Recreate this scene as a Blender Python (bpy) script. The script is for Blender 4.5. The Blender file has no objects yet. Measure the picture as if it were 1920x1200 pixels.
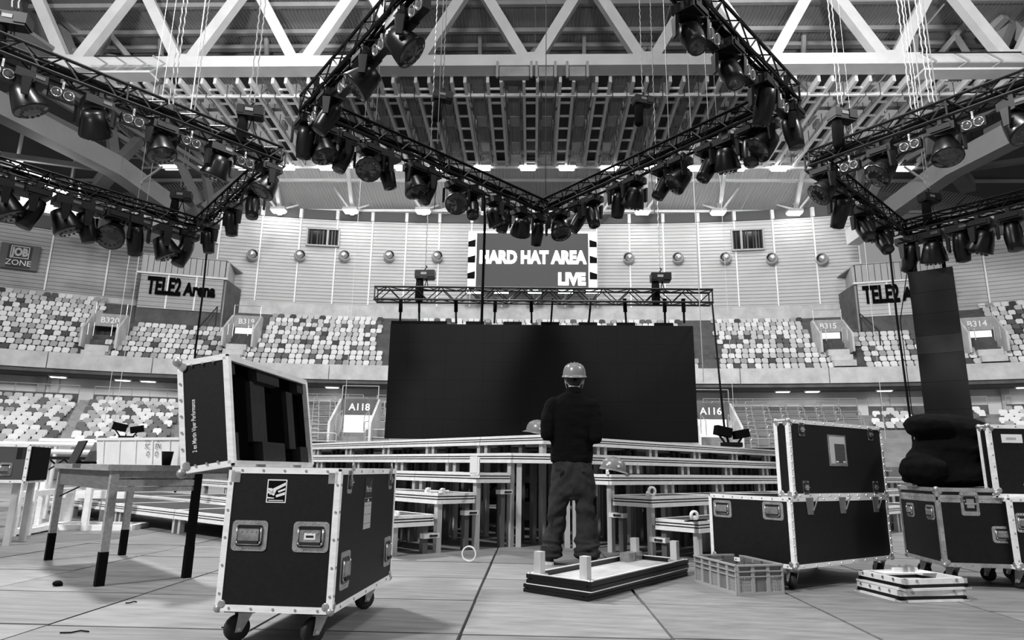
import bpy, math, random
from mathutils import Vector as V, Matrix as MX
random.seed(7)
sc = bpy.context.scene
COL = sc.collection
PI = math.pi
R2 = math.sqrt(.5)
# ------------------------------------------------------------------ camera
F = 1240.; PITCH = math.atan(280/F); YAW = math.atan(42/F*math.cos(PITCH)); ROLL = math.radians(.85); EYE = .88
fw = V((-math.sin(YAW)*math.cos(PITCH), math.cos(YAW)*math.cos(PITCH), math.sin(PITCH)))
_r = V((math.cos(YAW), math.sin(YAW), 0)); _u = _r.cross(fw)
rt = _r*math.cos(ROLL)+_u*math.sin(ROLL); up = _u*math.cos(ROLL)-_r*math.sin(ROLL)
CAM = V((0, 0, EYE))
cd = bpy.data.cameras.new('camera'); cam = bpy.data.objects.new('camera', cd); COL.objects.link(cam)
cd.sensor_width = 36; cd.lens = F/1920*36; cd.clip_end = 400; cd.clip_start = .05
m3 = MX((rt, up, -fw)).transposed(); cam.matrix_world = MX.Translation(CAM) @ m3.to_4x4()
sc.camera = cam
# ------------------------------------------------------------------ world, lights, exposure
w = bpy.data.worlds.new('world'); sc.world = w; w.use_nodes = True
bg = w.node_tree.nodes['Background']; bg.inputs[0].default_value = (1, 1, 1, 1); bg.inputs[1].default_value = .20
def area(name, loc, tgt, size, power):
    l = bpy.data.lights.new(name, 'AREA'); l.energy = power; l.size = size; l.shape = 'DISK'
    o = bpy.data.objects.new(name, l); COL.objects.link(o); o.location = loc
    o.rotation_euler = (V(tgt)-V(loc)).to_track_quat('-Z', 'Y').to_euler()
    return o
area('flood_bank', (-15, 20, 25), (0, 6, 0), 3.0, 7800)
area('flood_bank', (24, 4, 26), (4, 14, 0), 3.0, 3800)
area('flood_bank', (-20, -14, 26), (0, 16, 3), 3.5, 9500)
area('flood_bank', (0, 6, 27), (0, 54, 16), 5.0, 10000)
for _x in (-1, 1):          # unseen fill spots added behind the camera to brighten the roof
    _l = bpy.data.lights.new('roof_fill', 'SPOT'); _l.energy = 23000; _l.spot_size = math.radians(56); _l.spot_blend = .7; _l.shadow_soft_size = 1.5
    _o = bpy.data.objects.new('roof_fill', _l); COL.objects.link(_o); _o.location = (_x*7, -9, 2.2); _o.rotation_euler = (V((_x*13, 40, 43))-V((_x*7, -9, 2.2))).to_track_quat('-Z', 'Y').to_euler()
vs = sc.view_settings; vs.view_transform = 'Standard'; vs.look = 'None'; vs.exposure = .5; vs.gamma = 1; vs.use_curve_mapping = False
# ------------------------------------------------------------------ measuring helpers: a pixel of the photograph to a point at a known depth / height
def ray(x, y): return fw+rt*((x-960)/F)+up*((600-y)/F)
def PY(x, y, Y): d = ray(x, y); return CAM+d*(Y/d.y)
def PZ(x, y, Z): d = ray(x, y); return CAM+d*((Z-EYE)/d.z)
def proj(p): v = V(p)-CAM; z = v.dot(fw); return 960+F*v.dot(rt)/z, 600-F*v.dot(up)/z
def bc(X): a = abs(X)/26.4; return V((X, 49.5-2.4*a**3))
def bn(X):
    a = abs(X)/26.4; d = -2.4*3*a*a/26.4*(1 if X > 0 else -1); n = V((-d, 1)); return n.normalized()
def BO(X, o, z=0): p = bc(X)+bn(X)*o; return V((p.x, p.y, z))
def boff(x, y):
    X = x
    for _ in range(30):
        n = bn(X); t = V((n.y, -n.x)); X += (V((x, y))-bc(X)).dot(t)*t.x*.8
    return (V((x, y))-bc(X)).dot(bn(X)), X
def PC(px, py, o):
    d = ray(px, py); lo, hi = 15., 95.
    for _ in range(45):
        m = (lo+hi)/2; p = CAM+d*(m/d.y)
        if boff(p.x, p.y)[0] < o: lo = m
        else: hi = m
    return p
def pcx(px, py, o): p = PC(px, py, o); return boff(p.x, p.y)[1]
def barc(X): t = bn(X); return math.atan2(-t.x, t.y)     # heading of the bowl wall there
# ------------------------------------------------------------------ materials (all grey: the photograph is black and white)
def lin(s): return s/12.92 if s <= .04045 else ((s+.055)/1.055)**2.4
MATS = {}
def mat(name, g, rough=.6, metal=0., var=0., scale=4., stretch=(1, 1, 1), spec=.5, emit=0., bump=0., bscale=None, thr=None):
    if name in MATS: return MATS[name]
    m = bpy.data.materials.new(name); m.use_nodes = True; nt = m.node_tree; b = nt.nodes['Principled BSDF']
    l = lin(g); b.inputs['Base Color'].default_value = (l, l, l, 1); b.inputs['Roughness'].default_value = rough
    b.inputs['Metallic'].default_value = metal; b.inputs['Specular IOR Level'].default_value = spec
    if emit: b.inputs['Emission Color'].default_value = (1, 1, 1, 1); b.inputs['Emission Strength'].default_value = emit
    if var or bump:
        tc = nt.nodes.new('ShaderNodeTexCoord'); mp = nt.nodes.new('ShaderNodeMapping'); mp.inputs['Scale'].default_value = stretch
        n = nt.nodes.new('ShaderNodeTexNoise'); n.inputs['Scale'].default_value = scale; n.inputs['Detail'].default_value = 6; n.inputs['Roughness'].default_value = .62
        nt.links.new(tc.outputs['Object'], mp.inputs[0]); nt.links.new(mp.outputs[0], n.inputs[0])
        if var:
            r = nt.nodes.new('ShaderNodeValToRGB'); e = r.color_ramp.elements
            lo, hi = lin(max(0, g-var)), lin(min(1, g+var))
            e[0].position = .3; e[1].position = .7
            if thr: e[0].position, e[1].position = thr
            e[0].color = (lo, lo, lo, 1); e[1].color = (hi, hi, hi, 1)
            nt.links.new(n.outputs[0], r.inputs[0]); nt.links.new(r.outputs[0], b.inputs['Base Color'])
        if bump:
            bp = nt.nodes.new('ShaderNodeBump'); bp.inputs['Strength'].default_value = bump; bp.inputs['Distance'].default_value = .02
            src = n
            if bscale:
                src = nt.nodes.new('ShaderNodeTexNoise'); src.inputs['Scale'].default_value = bscale; src.inputs['Detail'].default_value = 3
                nt.links.new(mp.outputs[0], src.inputs[0])
            nt.links.new(src.outputs[0], bp.inputs['Height']); nt.links.new(bp.outputs[0], b.inputs['Normal'])
    MATS[name] = m; return m
def emis(name, s, g=1.):
    if name in MATS: return MATS[name]
    m = bpy.data.materials.new(name); m.use_nodes = True; nt = m.node_tree; nt.nodes.clear()
    e = nt.nodes.new('ShaderNodeEmission'); o = nt.nodes.new('ShaderNodeOutputMaterial'); e.inputs[0].default_value = (g, g, g, 1); e.inputs[1].default_value = s
    nt.links.new(e.outputs[0], o.inputs[0]); MATS[name] = m; return m
def veil(name, g, clear):
    m = bpy.data.materials.new(name); m.use_nodes = True; nt = m.node_tree; nt.nodes.clear()
    d = nt.nodes.new('ShaderNodeBsdfDiffuse'); t = nt.nodes.new('ShaderNodeBsdfTransparent'); x = nt.nodes.new('ShaderNodeMixShader'); o = nt.nodes.new('ShaderNodeOutputMaterial')
    l = lin(g); d.inputs[0].default_value = (l, l, l, 1); x.inputs[0].default_value = clear
    nt.links.new(d.outputs[0], x.inputs[1]); nt.links.new(t.outputs[0], x.inputs[2]); nt.links.new(x.outputs[0], o.inputs[0]); MATS[name] = m; return m
steel = mat('white_steel', .84, .55, var=.04, scale=.6)
steel_d = mat('grey_steel', .62, .6, var=.04, scale=.5)
deckmat = mat('roof_sheet', .70, .6, var=.03, scale=.3)
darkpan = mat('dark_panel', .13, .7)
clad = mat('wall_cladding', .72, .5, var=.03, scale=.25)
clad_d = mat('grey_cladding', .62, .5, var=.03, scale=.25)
seam = mat('seam_strip', .92, .5)
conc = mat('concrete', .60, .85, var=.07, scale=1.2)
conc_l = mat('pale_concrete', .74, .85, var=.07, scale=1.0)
conc_sh = mat('shaded_concrete', .33, .85, var=.05, scale=1.0)  # shaded copy of the concrete, the shade put into its colour
alu = mat('aluminium', .94, .42, .05, var=.05, scale=9, stretch=(1, 1, 4))
alu_b = mat('bright_aluminium', .92, .35, .15, var=.06, scale=8)
alu_leg = mat('leg_aluminium', .76, .42, .3, var=.08, scale=6, stretch=(1, 1, .3))
groove = mat('dark_groove', .08, .6)
blk = mat('black_metal', .055, .45, spec=.35)
blk_g = mat('black_gloss', .045, .32, spec=.4)
blk_m = mat('black_matt', .045, .9, spec=.1)
blk_tr = mat('black_truss', .07, .4, .3)
lam = mat('black_laminate', .055, .5, var=.02, scale=30, spec=.3, bump=.15, bscale=220)
cloth_b = mat('black_cloth', .045, .95, spec=.1, bump=.3, bscale=60)
rubber = mat('black_rubber', .10, .7)
wht = mat('white_paint', .90, .6)
chrome = mat('chrome', .78, .22, .85)
galv = mat('zinc_plate', .66, .35, .6, var=.1, scale=14)
foam = mat('grey_foam', .20, .95, spec=.1, var=.015, scale=20)
lampw = emis('lamp_white', 22.)
# ------------------------------------------------------------------ mesh builder
def basis(d, upv=(0, 0, 1)):
    d = V(d).normalized(); upv = V(upv)
    if abs(d.dot(upv)) > .999: upv = V((0, 1, 0))
    s = d.cross(upv).normalized(); return s, d, s.cross(d).normalized()
def rot(ax, a): return MX.Rotation(a, 3, ax)
class M:
    def __init__(s): s.v = []; s.f = []; s.mi = []; s.m = 0; s.sm = False
    def add(s, vs, fs):
        n = len(s.v); s.v += [V(p) for p in vs]; s.f += [tuple(i+n for i in f) for f in fs]; s.mi += [s.m]*len(fs); return s
    def box(s, c, d, R=None):
        c = V(c); x, y, z = d[0]/2, d[1]/2, d[2]/2
        p = [V((i*x, j*y, k*z)) for k in (-1, 1) for j in (-1, 1) for i in (-1, 1)]
        if R: p = [R @ q for q in p]
        return s.add([c+q for q in p], [(0, 2, 3, 1), (4, 5, 7, 6), (0, 1, 5, 4), (2, 6, 7, 3), (0, 4, 6, 2), (1, 3, 7, 5)])
    def bb(s, a, b): return s.box([(a[i]+b[i])/2 for i in range(3)], [abs(b[i]-a[i]) for i in range(3)])
    def bar(s, p, q, w_, h, upv=(0, 0, 1)):
        p, q = V(p), V(q); a, d, u = basis(q-p, upv); R = MX((a, d, u)).transposed(); return s.box((p+q)/2, (w_, (q-p).length, h), R)
    def tube(s, p, q, r, r2=None, n=8, cap=True):
        p, q = V(p), V(q); r2 = r if r2 is None else r2; a, d, u = basis(q-p); vs = []
        for c, rr in ((p, r), (q, r2)):
            for i in range(n): t = 2*PI*i/n; vs.append(c+a*(math.cos(t)*rr)+u*(math.sin(t)*rr))
        fs = [(i, i+n, (i+1) % n+n, (i+1) % n) for i in range(n)]
        if cap: fs += [tuple(range(n)), tuple(range(2*n-1, n-1, -1))]
        return s.add(vs, fs)
    def path(s, pts, r, n=6):
        for a, b in zip(pts[:-1], pts[1:]): s.tube(a, b, r, n=n)
        return s
    def lathe(s, prof, c=(0, 0, 0), ax=(0, 0, 1), n=16, cap=True):
        c = V(c); a, d, u = basis(ax, (0, 0, 1)); vs = []; k = len(prof)
        for r, z in prof:
            for i in range(n): t = 2*PI*i/n; vs.append(c+d*z+a*(math.cos(t)*r)+u*(math.sin(t)*r))
        fs = [(j*n+i, j*n+n+i, j*n+n+(i+1) % n, j*n+(i+1) % n) for j in range(k-1) for i in range(n)]
        if cap: fs += [tuple(range(n)), tuple(range(k*n-1, (k-1)*n-1, -1))]
        return s.add(vs, fs)
    def sph(s, c, r, n=10, m=7, R=None):
        c = V(c); r = (r, r, r) if isinstance(r, (int, float)) else r; vs = []
        for j in range(m+1):
            ph = PI*j/m
            for i in range(n):
                t = 2*PI*i/n; q = V((r[0]*math.sin(ph)*math.cos(t), r[1]*math.sin(ph)*math.sin(t), r[2]*math.cos(ph)))
                if R: q = R @ q
                vs.append(c+q)
        return s.add(vs, [(j*n+i, j*n+n+i, j*n+n+(i+1) % n, j*n+(i+1) % n) for j in range(m) for i in range(n)])
    def prism(s, pts, h):            # pts: 3-D polygon, h: offset vector
        pts = [V(p) for p in pts]; h = V(h); n = len(pts)
        fs = [tuple(range(n)), tuple(range(2*n-1, n-1, -1))]+[(i, i+n, (i+1) % n+n, (i+1) % n) for i in range(n)]
        return s.add(pts+[p+h for p in pts], fs)
    def quad(s, *p): return s.add(p, [tuple(range(len(p)))])
    def mesh(s, name, mats, inv=None, smooth=None):
        me = bpy.data.meshes.new(name); vs = s.v if inv is None else [inv @ p for p in s.v]
        me.from_pydata([tuple(p) for p in vs], [], s.f)
        for m_ in (mats if isinstance(mats, (list, tuple)) else [mats]): me.materials.append(m_)
        if max(s.mi or [0]): me.polygons.foreach_set('material_index', s.mi)
        if s.sm if smooth is None else smooth: me.polygons.foreach_set('use_smooth', [True]*len(me.polygons))
        me.update(); return me
    def ob(s, name, mats, parent=None, world=False, smooth=None, **k):
        inv = WM(parent).inverted() if (parent and world) else None
        return link(name, s.mesh(name, mats, inv, smooth), parent, **k)
def WM(o): return (WM(o.parent) @ o.matrix_basis) if o.parent else o.matrix_basis.copy()
def link(name, me, parent=None, label=None, cat=None, group=None, kind=None, loc=None, rz=None):
    o = bpy.data.objects.new(name, me); COL.objects.link(o); o.parent = parent
    if loc is not None: o.location = loc
    if rz is not None: o.rotation_euler = (0, 0, rz)
    return tag(o, label, cat, group, kind)
def tag(o, label=None, cat=None, group=None, kind=None):
    if label: o['label'] = label
    if cat: o['category'] = cat
    if group: o['group'] = group
    if kind: o['kind'] = kind
    return o
def T(name, loc, rz, label, cat, group=None): return link(name, None, None, label, cat, group, None, loc, rz)
def kids(o): return [c for c in COL.objects if c.parent == o] if False else list(o.children)
def clone(o, parent=None):
    c = o.copy(); COL.objects.link(c); c.parent = parent
    for ch in KIDS[o.name]: clone(ch, c)
    return c
KIDS = {}
def freeze(o):
    KIDS[o.name] = [c for c in o.children]
    for c in o.children: freeze(c)
    return o
def put(proto, loc, rz=0., first=False, label=None, group=None, rot3=None, scale=None):
    o = proto if first else clone(proto); o.location = loc
    o.rotation_euler = rot3 if rot3 else (0, 0, rz)
    if scale: o.scale = (scale, scale, scale)
    return tag(o, label, None, group)
def text(name, body, mt, size, parent=None, matrix=None, ext=.004, bold=0., align='CENTER', sx=1., fit=None, **k):
    c = bpy.data.curves.new(name, 'FONT'); c.body = body; c.size = size; c.extrude = ext; c.offset = bold; c.align_x = align; c.align_y = 'CENTER'; c.resolution_u = 3
    o = bpy.data.objects.new(name, c); COL.objects.link(o); dg = bpy.context.evaluated_depsgraph_get()
    me = bpy.data.meshes.new_from_object(o.evaluated_get(dg)); bpy.data.objects.remove(o); bpy.data.curves.remove(c)
    if fit:
        xs = [q.co.x for q in me.vertices]; sx = fit/(max(xs)-min(xs))
    mm = (matrix or MX.Identity(4)) @ MX.Diagonal((sx, 1, 1, 1)); me.transform(mm); me.materials.clear(); me.materials.append(mt)
    return link(name, me, parent, **k)
def frame4(o, x, n):               # matrix: local x along x, z along n (out of the surface)
    x = V(x).normalized(); n = V(n).normalized(); y = n.cross(x)
    m = MX((x, y, n)).transposed().to_4x4(); return MX.Translation(V(o)) @ m
# ================================================================== FLOOR
floor_m = mat('board_floor', .60, .65, var=.05, scale=3.2, stretch=(.7, 3.2, 1), spec=.35, bump=.1)
slab = M(); slab.bb((-70, -14, -.3), (70, 62, -.032)); floor = slab.ob('floor', mat('floor_slab', .40, .8, var=.05, scale=1.5), kind='structure', label='pale hall floor laid with large wooden boards')
BW, BD, X0, Y0 = 1.15, .945, -.385, 3.87
boards = []
for i, g in enumerate((.43, .45, .475, .44)):
    bm = mat('floor_board_%d' % i, g, .62, var=.09, scale=3.4, stretch=(.5+.12*i, 4., 1), spec=.35, bump=.10, thr=(.25, .75))
    boards.append(M().box((0, 0, -.016), (BW-.02, BD-.02, .032)).mesh('floor_board', bm))
nb = 0
for j in range(-1, 13):
    yy = Y0+BD*(j+.5)
    for i in range(-14, 14):
        xx = X0+BW*(i+.5)
        if abs(xx-.04*yy) > .80*yy+.9: continue
        nb += 1
        o = link('floor_board', random.choice(boards), floor); o.location = (xx+random.uniform(-.003, .003), yy+random.uniform(-.004, .004)+.02*(i % 2), random.uniform(-.002, .002)); o.rotation_euler = (0, 0, random.uniform(-.002, .002))
# ================================================================== STANDS
def sweep(b, x0, x1, prof, n=40, cap=True):
    xs = [x0+(x1-x0)*i/n for i in range(n+1)]; k = len(prof); vs = [BO(x, o, z) for x in xs for o, z in prof]
    fs = [(i*k+j, i*k+k+j, i*k+k+j+1, i*k+j+1) for i in range(n) for j in range(k-1)]
    b.add(vs, fs)
    if cap: b.add([BO(x0, o, z) for o, z in prof], [tuple(range(k))]); b.add([BO(x1, o, z) for o, z in prof], [tuple(range(k))])
    return b
XE = 46.
UR, UZ, UO = .53, 7.95, .35          # upper tier: rise, first tread, first offset
ROWS_U = 13
st = T('grandstand', BO(0, 0, 0), 0, 'upper tier of seating terraces behind the pale concrete balcony front', 'grandstand')
prof = [(.25, 8.2), (.25, UZ)]
for i in range(ROWS_U): prof += [(UO+.8*i, UZ+UR*i), (UO+.8*i+.8, UZ+UR*i)]
prof += [(11.2, UZ+UR*(ROWS_U-1)), (11.2, 6.5)]
sweep(M(), -XE, XE, prof, 60, False).ob('terrace', conc_sh, st, True)
NF = 15
for i in range(NF):
    a = -XE+2*XE*i/NF; b = a+2*XE/NF-.06
    sweep(M(), a, b, [(0, 7.28), (0, 8.42), (.25, 8.42), (.25, 7.28), (0, 7.28)], 5).ob('fascia_panel', conc_l, st, True)
sweep(M(), -XE, XE, [(.15, 7.28), (.15, 7.02), (.5, 6.95), (4.5, 6.9), (4.5, 7.2), (.15, 7.28)], 50).ob('soffit', conc_sh, st, True)
ls = T('grandstand', BO(0, -8, 0), 0, 'lower tier of seating terraces beneath the balcony', 'grandstand')
LR, LO, LZ, ROWS_L = .295, -11.2, 1.55, 12
prof = [(-11.4, 0), (-11.4, LZ)]
for i in range(ROWS_L): prof += [(LO+.82*i, LZ+LR*i), (LO+.82*i+.82, LZ+LR*i)]
prof += [(4.0, LZ+LR*(ROWS_L-1)), (4., 4.)]
sweep(M(), -XE, XE, prof, 60, False).ob('terrace', mat('terrace_grey', .50, .85, var=.05, scale=1.), ls, True)
sweep(M(), -XE, XE, [(-11.55, 0), (-11.55, 1.3), (-11.42, 1.3), (-11.42, 0)], 40).ob('front_barrier', conc_sh, ls, True)
cwall = sweep(M(), -XE, XE, [(2.6, 4.6), (2.6, 7.0), (2.9, 7.), (2.9, 4.6), (2.6, 4.6)], 50).ob('wall_concourse', mat('concourse_wall', .80, .7, var=.03, scale=.6), kind='structure', label='smooth grey concourse wall under the balcony')
for px in (80, 105, 640, 1365, 1655, 1880):
    X = pcx(px, 715, 2.5); p = BO(X, 2.45, 5.75); M().box(p, (.5, .3, 2.4), rot('Z', barc(X))).ob('pilaster', steel_d, cwall, True)
for px in (110, 232, 280, 625, 1465, 1520, 1655, 1918):
    X = pcx(px, 705, 1.5); p = BO(X, 1.4, 6.88); lt = T('concourse_lamp', p, barc(X), 'small white lamp under the balcony soffit ', 'lamp', 'lamps under the balcony')
    M().box((0, 0, 0), (1.1, .5, .1)).ob('housing', steel, lt); M().box((0, 0, -.07), (.9, .36, .04)).ob('diffuser', emis('soft_lamp', 5.), lt)
    lt['label'] = 'small flat lamp under the balcony soffit'
# seats
SM = [mat('seat_%d' % i, g, .45, spec=.4) for i, g in enumerate((.86, .74, .60, .34, .23))]
SN = ('white', 'pale grey', 'mid grey', 'dark grey', 'charcoal')
def seat_geo(b, c=(0, 0, 0), a=0., w_=.45):
    R = rot('Z', a); c = V(c); h = w_/2
    back = [(-h, .18, .24), (h, .18, .24), (h, .23, .47), (h*.72, .25, .55), (-h*.72, .25, .55), (-h, .23, .47)]
    b.prism([c+R @ V(p) for p in back], R @ V((0, .05, 0)))
    tip = [(-h*.88, .03, .14), (h*.88, .03, .14), (h*.92, .07, .31), (h*.7, .08, .36), (-h*.7, .08, .36), (-h*.92, .07, .31)]
    b.prism([c+R @ V(p) for p in tip], R @ V((0, .07, 0)))
    return b
def pick(dark): 
    r = random.random()
    return (0 if r < .42-dark*.4 else 1 if r < .74-dark*.45 else 2 if r < .86-dark*.3 else 3 if r < .95 else 4)
# aisles and entrances of the upper tier, measured on the photograph
UA = [pcx(px, py, 3.) for px, py in ((178, 640), (432, 650), (738, 650), (1320, 660), (1597, 660), (1850, 660))]
TWL = (pcx(243, 560, 8.), pcx(447, 560, 8.)); TWR = (pcx(1578, 575, 8.), pcx(1805, 575, 8.))
US = M()
POR = [(205, 612, 'B320', 3.9), (462, 608, 'B319', 5.2), (735, 608, 'B317', 5.2), (1318, 612, 'B316', 5.2), (1553, 619, 'B315', 5.2), (1832, 612, 'B314', 4.4)]
PX = [pcx(a, b, d+.5) for a, b, _, d in POR]
for i in range(ROWS_U):
    X = -41.+.26*(i % 2)
    while X < 41.:
        o = UO+.8*i+.18; z = UZ+UR*i; step = .52/((bc(X+.01)-bc(X)).length/.01)*(1-o*0.0)
        skip = any(abs(X-a) < .75 for a in UA) or any(abs(X-a) < 1.15 and 3.2 < o for a in PX) 
        if o > 6.3 and (TWL[0]-.3 < X < TWL[1]+.5 or TWR[0]-.5 < X < TWR[1]+.3): skip = True
        if o > 9.6 and abs(X) < 28: skip = True
        p = BO(X, o, z)
        if not skip:
            US.m = pick(0); seat_geo(US, p, barc(X), .46)
        sc_ = (BO(X+.01, o)-BO(X, o)).length/.01
        X += .52/sc_
US.ob('stadium_seat', SM, label='rows of small white and grey seats filling the upper tier', cat='seat', kind='stuff')
# lower seats: each its own object
seat_me = [seat_geo(M(), (0, 0, 0), 0., .47).mesh('stadium_seat', m_) for m_ in SM]
LA = [pcx(150, 780, -6.), pcx(345, 790, -6.)]
ns = 0
def lower_block(pxa, pxb, rows, nm, dark, slope=0.):
    global ns
    for i in rows:
        o = LO+.82*i+.2; z = LZ+LR*i
        yy = proj(BO(-28 if pxa[0] < 900 else 28, o, z+.4))[1]
        a = pcx(pxa[0]+(pxa[1]-pxa[0])*i/11., yy, o); b = pcx(pxb[0]+(pxb[1]-pxb[0])*i/11., yy, o); X = a+.28*(i % 2)
        while X < b:
            t = pick(dark); p = BO(X, o, z); ns += 1
            link('stadium_seat', seat_me[t], None, '%s tip-up plastic seat %s' % (SN[t], nm), 'seat', '%s seats %s' % (SN[t], nm), None, p, barc(X))
            X += .56/((BO(X+.01, o)-BO(X, o)).length/.01)
lower_block((-60, -60), (100, 140), range(0, 12), 'in the lower stand left of the stair', .18)
lower_block((134, 176), (318, 330), range(1, 12), 'in the lower stand between the stair and the open case', .2)
lower_block((1640, 1645), (1712, 1712), range(7, 12), 'in the lower stand left of the tall black column', .1)
lower_block((1815, 1822), (1858, 1848), range(8, 12), 'in the lower stand just right of the tall black column', .1)
lower_block((1890, 1882), (1960, 1960), range(7, 12), 'in the lower stand at the right edge', .1)
# low wall with glass rail above the lower tier
glass = mat('rail_glass', .55, .1)
rail_m = mat('rail_pipe', .72, .3, .6)
def back_rail(pa, pb, y0, label):
    Xa, Xb = pcx(pa, y0, -1.), pcx(pb, y0, -1.)
    t = T('railing', BO((Xa+Xb)/2, -1., 4.8), 0, label, 'railing')
    sweep(M(), Xa, Xb, [(-1.12, 4.79), (-1.12, 5.5), (-1., 5.5), (-1., 4.79), (-1.12, 4.79)], 10).ob('low_wall', conc_sh, t, True)
    n = max(3, int((Xb-Xa)/1.1)); P = [BO(Xa+(Xb-Xa)*i/n, -1.05, 6.05) for i in range(n+1)]
    M().path(P, .035).ob('top_rail', rail_m, t, True)
    for p in P: M().tube((p.x, p.y, 5.5), p, .025, n=6).ob('post', rail_m, t, True)
    return t
back_rail(-60, 150, 725, 'glass balustrade above the lower left seats, left of the stair')
back_rail(178, 560, 730, 'glass balustrade above the lower seats, behind the white plastic box')
back_rail(566, 682, 738, 'balustrade above the standing terrace left of the big screen')
back_rail(708, 800, 738, 'balustrade above the terrace partly hidden by the big screen left edge')
back_rail(1318, 1605, 745, 'balustrade above the standing terrace right of the big screen')
back_rail(1626, 1850, 748, 'balustrade above the lower right seats, behind the tall column')
back_rail(1885, 1990, 745, 'balustrade above the lower seats at the right edge')
# standing terrace rails
rp = T('safety_rail', (0, 0, 0), 0, 'x', 'rail')
M().path([(-.75, 0, 0), (-.75, 0, .86), (-.68, 0, .95), (.68, 0, .95), (.75, 0, .86), (.75, 0, 0)], .032).ob('hoop', rail_m, rp)
M().tube((-.75, 0, .5), (.75, 0, .5), .022, n=6).ob('mid_bar', rail_m, rp)
M().box((0, .12, .28), (1.3, .05, .34)).ob('folded_seat', mat('folded_seat', .45, .6), rp)
freeze(rp); first = True
for (pa, pb, nm) in ((575, 720, 'left of the big screen'), (1325, 1620, 'right of the big screen')):
    for i in range(1, 12):
        o = LO+.82*i+.1; z = LZ+LR*i
        Xa, Xb = pcx(pa, 790, o), pcx(pb, 790, o); n = int((Xb-Xa)/2.35)
        for k in range(n+1):
            X = Xa+2.35*k+(1.17 if i % 2 else 0)
            if X > Xb or (BO(X, o)-PC(672, 800, o)).xy.length < 1.1+.12*0 and i < 7: continue
            if X-pcx(1336, 800, o) < 1.0 and X > 0 and i < 7: continue
            put(rp, BO(X, o, z), barc(X), first, 'steel crowd rail hoop on the standing terrace '+nm, 'crowd rails '+nm); first = False
# entrances with block numbers
def portal(px, py, o, txt, z0, lit, w_=2.1, txtname=True, lower=False):
    X = pcx(px, py, o); p = BO(X, o, z0); a = barc(X)
    t = T('stair_entrance', p, a, 'concrete stair entrance marked %s in the %s tier' % (txt, 'lower' if lower else 'upper'), 'entrance')
    h = 1.75
    for s in (-1, 1):
        M().prism([(s*w_/2, -2.6, -1.3), (s*w_/2, 0, -1.3), (s*w_/2, .6, h), (s*w_/2, 0, h), (s*w_/2, -2.6, .1)], (s*.14, 0, 0)).ob('side_wall', conc_l, t)
    M().bb((-w_/2, -.05, .75), (w_/2, .25, h)).ob('sign_panel', conc_sh if lower else conc, t)
    text('block_number', txt, wht, .62, t, frame4((0, -.07, 1.22), (1, 0, 0), (0, -1, 0)), .01, .012)
    M().bb((-w_/2, .9, -1.3), (w_/2, 1., 1.)).ob('passage', emis('passage_glow', 1.1) if lit else mat('passage_shade', .1), t)  # lamplight and shade of the passage put into the back panel
    for s in (-1, 1): M().path([(s*w_*.36, -2.5, -.4), (s*w_*.36, -2.5, .45), (s*w_*.36, -1., .95), (s*w_*.36, -1, -.2)], .03).ob('handrail', rail_m, t)
    M().path([(-w_/2, 0, h), (-w_/2, 0, h+.85), (w_/2, 0, h+.85), (w_/2, 0, h)], .03).ob('guard_rail', rail_m, t)
    # steps of the aisle below
    for k in range(max(0, int((o-2.7-.3)/.8)+1) if not lower else 5):
        zz = -1.3-(.53 if not lower else .295)*k
        M().bb((-w_*.36, -2.7-.8*k, zz-.3), (w_*.36, -1.9-.8*k, zz+.16)).ob('step', conc_l, t)
    return t
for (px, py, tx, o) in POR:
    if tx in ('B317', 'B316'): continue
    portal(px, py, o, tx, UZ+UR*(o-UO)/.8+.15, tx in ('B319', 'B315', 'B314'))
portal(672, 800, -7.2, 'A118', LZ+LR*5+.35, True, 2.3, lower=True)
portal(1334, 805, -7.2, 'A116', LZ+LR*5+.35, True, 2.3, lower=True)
# stair in the lower left stand
stt = T('terrace_stair', BO(LA[0], -6, 0), 0, 'straight grey concrete stair between the two blocks of lower left seats', 'stair')
for i in range(24):
    o = LO+.41*i; z = LZ+LR*.5*i
    yy = proj(BO(-28, o, z))[1]; f = i/23.; xa = pcx(104+44*f, yy, o); xb = pcx(132+44*f, yy, o)
    sweep(M(), xa, xb, [(o-.02, z-.3), (o-.02, z+.09), (o+.42, z+.09), (o+.42, z-.3)], 2).ob('step', conc, stt, True)
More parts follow.
